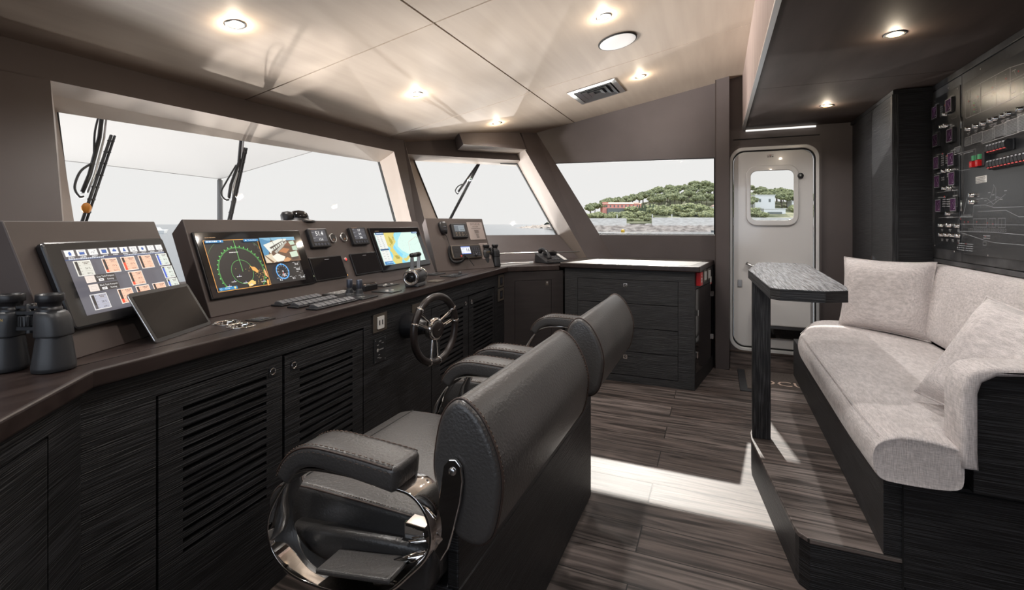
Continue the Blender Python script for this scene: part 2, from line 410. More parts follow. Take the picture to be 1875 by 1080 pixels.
glint_spot((3.35, 6.6, -2.5), (2.02, 2.36, 2.14), 1000, 6, .03)
glint_spot((12.5, 2.0, -2.5), (4.85, .7, 1.6), 2200, 30, 1.4, False)  # broad ceiling fill added from starboard
glint_spot((-1.5, 9.0, -2.5), (1.2, 2.7, 1.5), 17000, 52, 1.6, False)  # broad fill added to brighten the left of the ceiling
glint_spot((6.5, 10.5, -2.5), (2.6, 2.7, 1.6), 12000, 45, 1.9, False)  # broad ceiling fill added from ahead

# ------------------------------------------------------------------ setting
def structure(mb, name, label=None, bevel=0, parent=None):
    o = mb.build(name, parent, bevel=bevel)
    if parent is None: o['kind'] = 'structure'
    if label: o['label'] = label
    return o
f = MB(); f.prism([(-1.2, -1.5), (4.9, -1.5), (4.9, 1.6), (3.6, 2.7), (-1.2, 2.7)], -.06, 0, FLOORM)
structure(f, 'floor', 'smoked oak plank floor of the wheelhouse')
def cz(y): return 2.6 - .188 * y
c = MB(); g = .005
def cpanel(poly):
    c.loft([[(x, y, cz(y)) for x, y in poly], [(x, y, cz(y) + .02) for x, y in poly]], CEIL, smooth=False)
xs = [-1.2, 2.17, 3.61]; ys = [-.21, 1.36, 2.95]
cpanel([(xs[0], ys[0]), (xs[1] - g, ys[0]), (xs[1] - g, ys[1] - g), (xs[0], ys[1] - g)])
cpanel([(xs[1] + g, ys[0]), (xs[2] - g, ys[0]), (xs[2] - g, ys[1] - g), (xs[1] + g, ys[1] - g)])
cpanel([(xs[2] + g, ys[0]), (4.95, ys[0]), (4.95, ys[1] - g), (xs[2] + g, ys[1] - g)])
cpanel([(xs[0], ys[1] + g), (xs[1] - g, ys[1] + g), (xs[1] - g, 2.9), (xs[0], 2.9)])
cpanel([(xs[1] + g, ys[1] + g), (xs[2] - g, ys[1] + g), (xs[2] - g, 2.9), (xs[1] + g, 2.9)])
cpanel([(xs[2] + g, ys[1] + g), (4.95, ys[1] + g), (4.95, 1.9), (4.0, 2.9), (xs[2] + g, 2.9)])
c.loft([[(x, y, cz(y) + .02) for x, y in ((-1.3, -.21), (5, -.21), (5, 2.95), (-1.3, 2.95))], [(x, y, cz(y) + .06) for x, y in ((-1.3, -.21), (5, -.21), (5, 2.95), (-1.3, 2.95))]], GAP, smooth=False)
structure(c, 'ceiling', 'beige leather panelled ceiling with thin dark seams')
s = MB()
for x0, x1 in ((-1.2, 1.2), (1.204, 3.43), (3.434, 4.85)): s.box(x0, x1, -1.6, -.222, 2.15, 2.17, SOFFIT)
s.box(-1.2, 4.85, -1.6, -.23, 2.165, 2.2, GAP)
s.box(-1.2, 4.85, -.225, -.205, 2.155, 2.66, FASCIA)
structure(s, 'ceiling.001', 'lowered dark brown ceiling over the seating with walnut fascia')
t = MB(); t.box(-1.2, 4.83, -.222, -.2, 2.143, 2.158, ALU); structure(t, 'trim_1', 'bright edge strip along the lowered ceiling')
t = MB(); t.box(4.815, 4.84, -.77, -.23, 2.128, 2.14, emit((235, 232, 225), 1.0)); structure(t, 'trim_2', 'lit strip above the white side door')

# front wall: header, left jamb, sill round the windscreen; the screen rakes forward as it rises
def fi(x, z): return V((x, 2.70 + .375 * (z - 1.95), z))
def fo(x, z): return V((x, 2.86 + .375 * (z - 1.83) + .01, z))
m = MB()
m.hexa([fi(-1.2, 1.90), fi(3.64, 1.957), fi(3.66, 2.16), fi(-1.2, 2.16)], [fo(-1.2, 1.78), fo(3.66, 1.872), fo(3.72, 2.35), fo(-1.2, 2.35)], WALL, {0: SOFFIT_FACE})
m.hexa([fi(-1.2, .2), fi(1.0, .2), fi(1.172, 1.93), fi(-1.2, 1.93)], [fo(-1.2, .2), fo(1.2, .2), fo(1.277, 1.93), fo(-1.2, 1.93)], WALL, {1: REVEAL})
m.hexa([fi(1.0, .2), fi(3.62, .2), fi(3.62, .985), fi(1.0, .985)], [fo(1.0, .2), fo(3.62, .2), fo(3.62, 1.0), fo(1.0, 1.0)], WALL)
structure(m, 'wall_front', 'taupe front wall around the raked windscreen')
m = MB()
m.hexa([V((3.60, 2.36, .9)), V((3.645, 2.25, .9)), V((3.825, 2.745, 2.16)), V((3.655, 2.775, 2.16))],
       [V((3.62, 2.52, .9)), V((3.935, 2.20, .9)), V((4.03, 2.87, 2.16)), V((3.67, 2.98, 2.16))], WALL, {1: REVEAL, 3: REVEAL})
structure(m, 'trim_3', 'taupe slanting pillar between windscreen and corner window')
NN = V((.681, .633, -.368)).normalized()
gTL, gTR, gBR, gBL = V((4.0, 2.74, 1.94)), V((4.737, 1.946, 1.939)), V((4.738, 1.502, 1.178)), V((3.93, 2.345, 1.18))
m = MB()
up = V((.02, .12, .30))
m.hexa([gTL - NN * .05 + V((-.12, 0.02, .005)), gTR - NN * .05 + V((.05, -.06, .005)), gTR - NN * .05 + up + V((.05, -.06, 0)), gTL - NN * .05 + up + V((-.12, .02, 0))],
       [gTL + NN * .06 + V((-.08, 0.02, 0)), gTR + NN * .06 + V((.05, -.06, 0)), gTR + NN * .06 + up, gTL + NN * .06 + up], WALL, {0: SOFFIT_FACE})
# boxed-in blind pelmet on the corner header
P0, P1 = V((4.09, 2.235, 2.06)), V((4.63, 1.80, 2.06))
m.hexa([P0, P1, P1 + V((.01, .09, .2)), P0 + V((.01, .09, .2))], [P0 + V((.13, .14, -.03)), P1 + V((.11, .12, -.03)), P1 + V((.14, .2, .2)), P0 + V((.14, .2, .2))], WALL, {0: SOFFIT_FACE})
a, b_ = V((3.62, 2.23, .90)), V((4.64, 1.20, .90))
m.hexa([a, b_, gBR - NN * .03 + V((0, 0, .002)), gBL - NN * .03 + V((-.06, .06, .002))], [a + V((.3, .3, 0)), b_ + V((.3, .3, 0)), gBR + NN * .06, gBL + NN * .06 + V((-.06, .06, 0))], WALL)
structure(m, 'wall_corner', 'taupe wall under and over the corner window')
m = MB(); q0, q1 = V((3.70, 2.165, 1.03)), V((4.62, 1.245, 1.03))
m.tube([q0, q1], .006, ALU, 8); structure(m, 'trim_4', 'thin bright rail along the sill of the corner window')
m = MB()
m.hexa([V((4.637, 1.13, .9)), V((4.85, .915, .9)), V((4.85, 1.79, 2.3)), V((4.63, 1.96, 2.3))],
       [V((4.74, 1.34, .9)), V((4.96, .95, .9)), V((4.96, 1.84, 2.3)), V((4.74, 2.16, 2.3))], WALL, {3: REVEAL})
structure(m, 'trim_5', 'broad taupe slanting pillar between corner and side windows')
W = frame((4.85, 0, 0), (0, 1, 0), (0, 0, 1))
m = MB()
m.prism([(.02, 1.912), (1.62, 1.937), (2.05, 2.5), (.02, 2.75)], 0, .08, WALL, W)
m.prism([(.02, 0), (1.3, 0), (1.3, 1.19), (.02, 1.198)], 0, .08, WALL, W)
m.prism([(-.1, 0), (.02, 0), (.02, 2.75), (-.1, 2.75)], 0, .08, WALL, W)
m.prism([(-.80, 1.99), (-.1, 1.99), (-.1, 2.75), (-.80, 2.75)], 0, .08, WALL, W)
m.prism([(-1.6, 0), (-.80, 0), (-.80, 2.75), (-1.6, 2.75)], 0, .08, WALL, W)
m.prism([(-.80, 0), (-.1, 0), (-.1, .15), (-.80, .15)], 0, .08, WALL, W)
m.box(4.835, 4.85, -.80, -.13, 2.06, 2.065, GAP)
structure(m, 'wall_starboard', 'taupe side wall with window and white door')
m = MB(); m.box(4.745, 4.85, -.095, .022, 0, 2.64, WALL); m.box(4.742, 4.746, .017, .022, 0, 2.64, SOFFIT)
structure(m, 'trim_6', 'square taupe post between side window and white door', bevel=.004)
m = MB(); m.box(3.76, 4.85, -1.64, -1.57, 0, 2.7, WALL); structure(m, 'wall_aft.001', 'dark wall behind the corner cabinet')
m = MB(); m.box(-1.2, 3.76, -1.46, -1.405, 0, 2.7, WALL)
structure(m, 'wall_aft', 'dark aft wall behind the sofa')
# port wall behind the camera with its own side window
m = MB(); m.box(-1.28, -1.2, -1.5, 3, 0, .95, WALL); m.box(-1.28, -1.2, -1.5, 3, 2.05, 2.8, WALL); m.box(-1.28, -1.2, -1.5, -.8, .95, 2.05, WALL); m.box(-1.28, -1.2, 2.1, 3, .95, 2.05, WALL)
structure(m, 'wall_port', 'taupe port wall with a long side window')
m = MB(); m.box(4.94, 5.3, -4, 2.3, 2.15, 2.25, GELF); m.box(5.3, 5.87, -4, -.13, 2.15, 2.25, GELF); structure(m, 'trim_7', 'unseen white roof overhang above the side deck, shaped to trim the sun')  # unseen; its depth is shaped to trim the sun on floor and sofa

# windows
def window(n, label, quad, off, fw, fm):
    q = [V(p) for p in quad]; c_ = sum(q, V()) / 4; nn = (q[1] - q[0]).cross(q[3] - q[0]).normalized()
    if nn.dot(c_ - EYE) < 0: nn = -nn
    r = T('window_%d' % n, label, 'window', Matrix.Translation(c_)); r['kind'] = 'structure'
    gl = MB(); p = [x - c_ + nn * off for x in q]; gl.add(p, [(0, 1, 2, 3)], GLASS); gl.build('glass', r)
    fr = MB()
    for i in range(4):
        a, b = q[i] - c_, q[(i + 1) % 4] - c_; i1, i2 = a + (-a).normalized() * fw * 1.3, b + (-b).normalized() * fw * 1.3
        fr.hexa([a, b, i2, i1], [a + nn * .02, b + nn * .02, i2 + nn * .02, i1 + nn * .02], fm)
    fr.build('frame', r)
    return r
window(1, 'wide raked windscreen with white sky and awning outside', [fo(1.215, .995), fo(3.62, .995), fo(3.68, 1.96), fo(1.28, 1.93)], -.004, .006, GAP)
window(2, 'corner window with a single wiper outside', [gBL, gBR, gTR, gTL], -.004, .006, GAP)
window(3, 'side window looking on to the wooded shore', [(4.86, 1.20, 1.195), (4.86, .02, 1.2), (4.86, .02, 1.912), (4.86, 1.60, 1.936)], .0, .012, BLACK)
m = MB(); m.hexa([V((3.62, 2.3, 0)), V((4.7, 1.2, 0)), V((4.7, 1.2, .92)), V((3.62, 2.3, .92))], [V((3.8, 2.5, 0)), V((4.95, 1.3, 0)), V((4.95, 1.3, .92)), V((3.8, 2.5, .92))], WALL)
structure(m, 'wall_corner.001', 'taupe wall below the corner window')

# ------------------------------------------------------------------ helm console
TH = R(4.1); E1 = V((math.cos(TH), math.sin(TH), 0)); N1 = V((-math.sin(TH), math.cos(TH), 0)); O1 = V((.69, 1.395, 0))
ZW = .945
CF = frame(O1, E1, N1)                       # s along the console, w forward, z up
WT = frame(O1 + V((0, 0, ZW)), E1, N1)       # the same on the worktop
def cs(s, w_, z=0): return O1 + E1 * s + N1 * w_ + V((0, 0, z))

# worktop in one piece, with two holes for the cup holders
def slab(poly, z0, z1, mat, name, bevel, **kw):
    m = MB(); m.prism(poly, z0, z1, mat); return m.build(name, None, bevel=bevel, seg=3, **kw)
poly = [(-.35, .536), (.69, 1.395), tuple(cs(3.03, 0)[:2]), (4.03, 1.262), (4.53, 1.262), (3.60, 2.20), (3.58, 2.31), (1.02, 2.31), (.2, 2.31), (-.35, 2.0)]
wt = slab(poly, ZW - .045, ZW, WORKTOP, 'helm_worktop', .007)
CUPS = [(.525, .182), (.505, .092)]
for s_, w_ in CUPS:
    cu = MB(); cu.loft([[(.0405 * math.cos(2 * PI * k / 32), .0405 * math.sin(2 * PI * k / 32), z_) for k in range(32)] for z_ in (-.2, .2)], GAP, Matrix.Translation(cs(s_, w_, ZW)), False); k = cu.build('cutter')
    bo = wt.modifiers.new('hole', 'BOOLEAN'); bo.object = k; bo.operation = 'DIFFERENCE'; bo.solver = 'EXACT'
bpy.context.view_layer.update()
dg = bpy.context.evaluated_depsgraph_get()
nm = bpy.data.meshes.new_from_object(wt.evaluated_get(dg)); wt.modifiers.clear(); wt.data = nm
for o in [o for o in bpy.data.objects if o.name.startswith('cutter')]: bpy.data.objects.remove(o)
tag(wt, 'long dark brown worktop running under the instrument panels', 'worktop')
ln = MB(); ln.tube([cs(-.02, .075, ZW + .0003), cs(3.0, .075, ZW + .0003)], .0008, GAP, 4); ln.build('seam_line', wt)
for k, (s_, w_) in enumerate(CUPS):
    h = T('cup_holder', ['chrome ringed cup holder in the worktop touching the tablet corner', 'chrome ringed cup holder nearer the worktop edge'][k], 'cup holder', Matrix.Translation(cs(s_, w_, ZW)), 'cup holders in the worktop')
    r = MB(); r.lathe([(.0395, -.005), (.0395, .0035), (.042, .005), (.046, .004), (.047, .0005), (.0425, .0004)], CHROME, 40); r.build('ring', h)
    r = MB(); r.lathe([(.0395, -.005), (.0385, -.07), (.002, -.07)], CHROME, 40); r.build('cup', h)

# main cabinet under the helm
hc = T('helm_cabinet', 'long black oak cabinet with louvred doors under the helm', 'cabinet', CF)
m = MB(); m.box(.0, 3.03, .05, .55, .0, .898, GAP); m.build('carcass', hc)
doors = [(.174, .628, .10, .818, .248, .554, .765, 15), (.634, 1.109, .10, .812, .712, 1.032, .745, 14), (1.765, 2.296, .10, .803, 1.876, 2.21, .742, 13), (2.302, 2.80, .10, .797, 2.386, 2.762, .742, 13)]
m = MB()
def fas(s0, s1, z0, z1): m.box(s0, s1, .03, .05, z0, z1, WOOD)
fas(-.02, .170, .0, .898); fas(.170, 1.113, .822, .898); fas(.170, 1.113, 0, .096); fas(1.113, 1.761, 0, .898); fas(1.761, 2.804, .807, .898); fas(1.761, 2.804, 0, .096); fas(2.804, 3.03, 0, .898)
m.build('face_frame', hc)
for k, (s0, s1, z0, z1, a, b, zt, n) in enumerate(doors):
    m = MB(); g_ = .003; s0 += g_; s1 -= g_; pitch = .0298; hgt = .0125
    zb = zt - pitch * n
    m.box(s0, a, .03, .05, z0, z1, WOOD); m.box(b, s1, .03, .05, z0, z1, WOOD); m.box(a, b, .03, .05, zt, z1, WOOD); m.box(a, b, .03, .05, z0, zb, WOOD)
    for i in range(n):
        zz = zt - pitch * i; m.box(a, b, .03, .05, zz - pitch, zz - hgt, WOOD)
    d = m.build('louvred_door', hc)
    l = MB(); sx = s1 - .045 if k % 2 == 0 else s0 + .045; zz = z1 - .045
    LF = frame((sx, .0298, zz), (1, 0, 0), (0, 0, 1))
    l.prism(rrect(-.016, -.018, .016, .018, .004), 0, .002, BLACK, LF); l.lathe([(.009, .002), (.011, .004), (.0125, .004), (.013, .002)], CHROME, 20, LF)
    l.build('latch', d)
# left wing cabinet
EW = V((.771, .637, 0)).normalized(); NW = V((-EW.y, EW.x, 0))
WF = frame(O1 - EW * 1.2, EW, NW)
wc = T('wing_cabinet', 'black oak side cabinet at the left end of the helm', 'cabinet', WF)
m = MB(); m.box(0, 1.19, .045, .5, 0, .898, GAP); m.build('carcass', wc)
m = MB(); m.box(0, 1.222, .03, .045, .838, .898, WOOD); m.box(1.085, 1.222, .03, .045, 0, .838, WOOD); m.box(.3, 1.085, .03, .045, 0, .1, WOOD); m.box(0, .3, .03, .045, 0, .838, WOOD); m.build('face_frame', wc)
m = MB(); m.box(.303, 1.081, .03, .045, .103, .834, WOOD); m.build('door', wc)
# corner cabinet
A_, B_ = cs(3.03, .035), V((4.055, 1.235, 0)); EC = (B_ - A_).normalized(); NC = V((-EC.y, EC.x, 0)); LC = (B_ - A_).length
KF = frame((A_.x, A_.y, 0), EC, NC)
kc = T('corner_cabinet', 'brown corner cabinet with one plain door below the telephone', 'cabinet', KF)
m = MB(); m.box(0, LC, .02, .4, 0, .898, GAP); m.build('carcass', kc)
m = MB(); d0, d1 = .10, .425
m.box(0, d0 - .003, 0, .02, 0, .898, CORN); m.box(d1 + .003, LC, 0, .02, 0, .898, CORN); m.box(d0 - .003, d1 + .003, 0, .02, .823, .898, CORN); m.box(d0 - .003, d1 + .003, 0, .02, 0, .1, CORN); m.build('face_frame', kc)
m = MB(); m.box(d0, d1, 0, .02, .103, .82, CORN); d = m.build('door', kc)
l = MB(); l.box(d1 - .05, d1 - .026, -.002, 0, .775, .81, BRONZE); l.box(d1 - .045, d1 - .031, -.004, -.002, .79, .806, CHROME); l.build('latch', d)

# starboard drawer cabinet and its top
SB = [(4.04, .165), (4.80, .03), (4.80, 1.2), (4.06, 1.235), (4.04, 1.2)]
sc = T('drawer_cabinet', 'black oak cabinet with four drawers below the side window', 'cabinet', Tr(4.04, .165, 0))
m = MB(); m.prism([(4.06, .175), (4.79, .045), (4.79, 1.2), (4.06, 1.2)], 0, .925, GAP); m.build('carcass', sc, off=(4.04, .165, 0))
XF = frame((4.04, 1.215, 0), (0, -1, 0), (0, 0, 1))       # looking at the drawer fronts: u towards the stern, v up
L_ = 1.05; u0, u1 = .115, .925
m = MB()
def fr(ua, ub, va, vb): m.box(ua, ub, va, vb, -.02, 0, WOOD, XF)
fr(0, u0 - .003, 0, .925); fr(u1 + .003, L_, 0, .925); fr(u0 - .003, u1 + .003, .845, .925); fr(u0 - .003, u1 + .003, 0, .058)
m.build('face_frame', sc, off=(4.04, .165, 0))
vz = [.843, .648, .452, .256, .06]
for i in range(4):
    m = MB(); m.box(u0, u1, vz[i + 1] + .003, vz[i] - .002, -.02, 0, WOOD, XF); d = m.build('drawer', sc, off=(4.04, .165, 0))
    l = MB(); um, vm = .515, vz[i] - .045
    l.prism(rrect(um - .016, vm - .016, um + .016, vm + .016, .004), 0, .003, CHROME, XF); l.lathe([(.004, .003), (.0085, .0045), (.0105, .003)], BLACK, 16, XF @ Tr(um, vm, 0)); l.build('latch', d, off=(4.04, .165, 0))
SD = V((.76, -.135, 0)).normalized(); SF = frame((4.04, .165, 0), SD, (0, 0, 1))    # the aft side face
m = MB(); m.box(0, .772, .79, .925, -.02, 0, WOOD, SF); m.box(0, .03, 0, .79, -.02, 0, WOOD, SF); m.box(.70, .772, 0, .79, -.02, 0, WOOD, SF); m.box(.03, .70, 0, .12, -.02, 0, WOOD, SF); m.build('side_panel', sc, off=(4.04, .165, 0))
m = MB(); m.box(.034, .696, .125, .785, -.015, .001, GLOSSBLK, SF); d = m.build('glass_door', sc, off=(4.04, .165, 0))
for uu, vv in ((.05, .60), (.05, .27), (.66, .68), (.66, .30)):
    l = MB(); l.box(uu - .012, uu + .016, vv - .022, vv + .022, .001, .014, CHROME, SF); l.build('hinge', d, off=(4.04, .165, 0))
ct = slab([(4.0, .125), (4.84, -.03 + .06), (4.84, 1.12), (4.72, 1.235), (4.005, 1.25)], .927, .97, WORKTOP, 'cabinet_top', .008)
tag(ct, 'lacquered top of the drawer cabinet with pale oak inset, under side window', 'worktop')
m = MB(); m.prism([(4.05, .2), (4.80, .08), (4.80, 1.1), (4.70, 1.2), (4.05, 1.21)], .9702, .9712, STBTOP); m.build('oak_inset', ct)
# small devices on the cabinet's aft side
fa = T('fire_call_point', 'red fire alarm call point on the aft side of the drawer cabinet', 'alarm', SF @ Tr(.085, .868, 0))
m = MB(); m.prism(rrect(-.042, -.055, .042, .05, .005), 0, .034, REDP); m.build('housing', fa, bevel=.003)
q = Canvas(w0=.0342); q.rect(-.018, -.03, .02, .005, (225, 220, 215)); q.disc(.0, -.012, .008, (20, 20, 20)); q.dashes(-.016, .018, .025, .004, (225, 220, 215)); q.build('label', fa)
for k, (uu, lab) in enumerate(((.34, 'white rocker switch in bronze plate, next along from the red call point'), (.50, 'white rocker switch in bronze plate closest to the square post'))):
    sw = T('light_switch', lab, 'switch', SF @ Tr(uu, .868, 0), 'switches on the drawer cabinet side')
    m = MB(); m.box(-.055, .055, -.05, .05, 0, .008, BRONZE); m.build('plate', sw, bevel=.002)
    m = MB(); m.box(-.035, .035, -.034, .034, .008, .014, WHITEP); m.box(-.001, .001, -.034, .034, .0135, .0145, GAP); m.build('rocker', sw)
sk = T('data_socket', 'small black socket with green light beside the red call point', 'socket', SF @ Tr(.2, .872, 0))
m = MB(); m.box(-.04, .04, -.045, .045, 0, .01, BLACK); m.build('plate', sk); q = Canvas(1.0, w0=.0102); q.rect(-.008, -.02, .012, .014, (120, 130, 70)); q.build('light', sk)
tg = T('paper_tag', 'small cream tag with red end below the bronze switches', 'tag', SF @ Tr(.60, .80, 0))
m = MB(); m.box(-.02, .03, -.03, .035, 0, .003, WHITEP); m.build('card', tg); q = Canvas(w0=.0032); q.rect(-.018, -.029, .028, -.016, (190, 60, 50)); q.build('red_end', tg)

# ------------------------------------------------------------------ instrument panels
LEAN = .150 / .372
def podframe(o, e):
    e = V(e).normalized(); n = V((-e.y, e.x, 0)); up_ = (n * LEAN + V((0, 0, 1))).normalized()
    return frame(o, e, up_)
def pod(name, label, o, ang, length, hgt=.402, th=.075, feather=0):
    e = V((math.cos(R(ang)), math.sin(R(ang)), 0)); F = podframe(o, e)
    t_ = T(name, label, 'instrument panel', F)
    # cross-section in (v, w): the foot is cut level with the worktop
    c0 = LEAN * th
    m = MB(); X = frame((0, 0, 0), (0, 1, 0), (0, 0, 1))
    m.prism([(0, 0), (hgt, 0), (hgt + .002, -.006), (hgt - .03, -th), (c0 * .98, -th)], 0, length, POD, X)
    m.build('panel', t_, bevel=.006, seg=3)
    return t_, F
PC, FC = pod('centre_instrument_panel', 'long brown sloping instrument panel in the middle of the helm', cs(.583, .327, ZW), 4.1, 1.80)
PL, FL = pod('wing_instrument_panel', 'brown sloping instrument panel at the left behind the binoculars', V((.731 - .048 * .92, 1.554 - .048 * .39, ZW)), 22.5, .52, .392)
PR, FR = pod('radio_console', 'small brown sloping panel carrying radios at the right of the helm', V((3.091, 1.907, ZW)), -23.5, .565, .43, .06)

# ------------------------------------------------------------------ screens and gauges
def device(name, label, cat, F, u0, v0, u1, v1, dep, mat, rad=.008, bev=.003, group=None):
    cu_, cv_ = (u0 + u1) / 2, (v0 + v1) / 2
    t_ = T(name, label, cat, F @ Tr(cu_, cv_, .0005), group)
    a, b = (u1 - u0) / 2, (v1 - v0) / 2
    m = MB(); m.prism(rrect(-a, -b, a, b, rad), 0, dep, mat); m.build('housing', t_, bevel=bev)
    return t_
def clipring(q, u, v, r, wd, col, box, n=120):
    run = []
    for i in range(n + 1):
        a = 2 * PI * i / n; p = (u + r * math.cos(a), v + r * math.sin(a))
        if box[0] < p[0] < box[2] and box[1] < p[1] < box[3]: run.append(p)
        else:
            if len(run) > 1: q.line(run, wd, col)
            run = []
    if len(run) > 1: q.line(run, wd, col)

# radar and camera display
D = device('radar_display', 'wide black screen showing green radar rings and a deck camera view', 'display', FC, .015, .066, .577, .345, .012, BEZEL, .004)
m = MB(); m.prism(rrect(-.276, -.135, .276, .135, .004), .0122, .0135, GLOSSBLK); m.build('glass', D)
q = Canvas(1.0, w0=.0137)
ox, oy = .0455 - .296, .0905 - .2055; SW, SH = .470, .216
q.rect(ox, oy, ox + SW, oy + SH, (34, 31, 30))
LW = SW * .555
q.frame(ox + .001, oy + .001, ox + LW, oy + SH - .001, .0022, (232, 165, 80))
bx = (ox + .003, oy + .003, ox + LW - .002, oy + SH - .012); rc = (ox + LW * .53, oy + SH * .335)
G = (110, 205, 105)
clipring(q, *rc, .052, .0011, G, bx); clipring(q, *rc, .106, .0011, G, bx); clipring(q, *rc, .106 + .0035, .0008, G, bx); clipring(q, *rc, .158, .0008, (95, 160, 90), bx)
for i in range(36):
    a = R(10 * i)
    p0 = (rc[0] + .110 * math.cos(a), rc[1] + .110 * math.sin(a)); p1 = (rc[0] + .116 * math.cos(a), rc[1] + .116 * math.sin(a))
    if bx[0] < p1[0] < bx[2] and bx[1] < p1[1] < bx[3]: q.line([p0, p1], .004, G)
q.line([rc, (rc[0] - .002, oy + SH - .004)], .0014, (130, 225, 120))
rr = random.Random(3)
def blob(u, v, a, b, col, rot=0):
    pts = []
    for i in range(14):
        t = 2 * PI * i / 14; k = rr.uniform(.7, 1.2); x, y = a * k * math.cos(t), b * k * math.sin(t)
        pts.append((u + x * math.cos(rot) - y * math.sin(rot), v + x * math.sin(rot) + y * math.cos(rot)))
    q.poly(pts, col)
OR = (225, 160, 85)
blob(ox + LW * .76, oy + SH * .36, .024, .009, OR, -.7); blob(ox + LW * .63, oy + SH * .08, .022, .012, (235, 190, 110), .3)
blob(ox + LW * .955, oy + SH * .24, .005, .02, (235, 160, 110), .15); blob(ox + LW * .95, oy + SH * .06, .006, .014, OR, -.2)
for i in range(50):
    blob(ox + LW * rr.gauss(.85, .05), oy + SH * rr.uniform(.06, .34), rr.uniform(.0007, .0018), .0012, (215, 175, 90))
for u, v in ((.40, .40), (.58, .37), (.66, .39), (.63, .33)): q.disc(ox + LW * u, oy + SH * v, .0016, (200, 160, 90), 8)
for u, v in ((.38, .24), (.26, .15), (.46, .10), (.55, .05), (.15, .07), (.8, .08)):
    q.dashes(ox + LW * u, ox + LW * u + .022, oy + SH * v, .003, (225, 225, 220), int(u * 99)); q.poly([(ox + LW * u + .012, oy + SH * v + .003), (ox + LW * u + .016, oy + SH * v + .003), (ox + LW * u + .014, oy + SH * v + .009)], (150, 140, 215))
BL = (45, 125, 175)
q.rect(ox + .002, oy + SH - .014, ox + .083, oy + SH - .003, BL); q.dashes(ox + .006, ox + .055, oy + SH - .0085, .0045, (235, 240, 245), 2); q.disc(ox + .070, oy + SH - .0085, .003, (235, 240, 245))
q.rect(ox + LW - .08, oy + SH - .014, ox + LW - .003, oy + SH - .003, BL); q.text(ox + LW - .035, oy + SH - .0085, 'Tracked Radar', .0075, (235, 240, 245)); q.disc(ox + LW - .068, oy + SH - .0085, .003, (235, 240, 245))
q.rect(ox + .002, oy + .002, ox + .085, oy + .014, BL); q.text(ox + .04, oy + .0085, '0.5 nm', .008, (235, 240, 245)); q.disc(ox + .074, oy + .008, .0048, (225, 205, 130)); q.ring(ox + .011, oy + .008, .0035, .001, (200, 220, 235))
for u, v in ((.88, .86), (.94, .79), (.95, .72)): q.ring(ox + LW * u, oy + SH * v, .0045, .0008, (120, 118, 116)); q.rect(ox + LW * u - .002, oy + SH * v - .0004, ox + LW * u + .002, oy + SH * v + .0004, (150, 150, 148))
q.dashes(ox + LW * .36, ox + LW * .52, oy + SH * .725, .003, (225, 225, 220), 5)
# camera view of the aft deck
cx0, cx1, cy0, cy1 = ox + LW + .002, ox + SW, oy + SH * .44, oy + SH
def cp(pts, col): q.poly([(cx0 + (cx1 - cx0) * u, cy0 + (cy1 - cy0) * v) for u, v in pts], col)
cp([(0, 0), (1, 0), (1, 1), (0, 1)], (98, 74, 58)); cp([(0, .55), (.3, 1), (0, 1)], (90, 150, 180)); cp([(0, .1), (.12, .3), (.3, .95), (0, .95)], (75, 130, 165)); cp([(.2, .88), (1, .86), (1, 1), (.0, 1)], (120, 165, 190))
cp([(.06, .72), (.5, .92), (.75, .93), (.72, .86), (.3, .62), (.2, .35)], (215, 215, 205)); cp([(.2, .6), (.62, .86), (.66, .76), (.3, .45)], (80, 72, 66)); cp([(.3, .42), (.72, .84), (.74, .76), (.36, .36)], (170, 168, 158))
for i in range(6): cp([(.24 + .065 * i, .55 + .05 * i), (.29 + .065 * i, .58 + .05 * i), (.30 + .065 * i, .50 + .05 * i), (.26 + .065 * i, .46 + .05 * i)], (205, 205, 195))
cp([(.42, .42), (.58, .56), (.76, .50), (.62, .34)], (176, 118, 78)); cp([(.62, .66), (.74, .78), (.9, .74), (.8, .62)], (120, 80, 60)); cp([(.78, .8), (.94, .84), (.96, .68), (.82, .66)], (180, 200, 180)); cp([(.84, .6), (.98, .64), (.99, .44), (.84, .44)], (175, 195, 175)); cp([(.72, .36), (.95, .42), (.96, .18), (.74, .16)], (190, 205, 185)); cp([(.74, .16), (.96, .18), (.94, .08), (.76, .06)], (70, 58, 50))
cp([(.0, .3), (.2, .35), (.34, .06), (.2, .0), (0, .02)], (205, 190, 165)); cp([(.2, .24), (.36, .36), (.56, .2), (.5, .05), (.3, .02)], (222, 218, 205)); cp([(.5, .1), (.62, .18), (.72, .08), (.62, 0), (.48, 0)], (190, 140, 95)); cp([(0, .3), (.03, .3), (.22, .02), (.16, 0)], (120, 90, 66))
q.line([(cx0 + .06, cy1 - .002), (cx0 + .085, cy0 + .045)], .002, (40, 38, 36)); q.line([(cx0 + .13, cy1 - .002), (cx0 + .134, cy0 + .09)], .0016, (40, 38, 36))
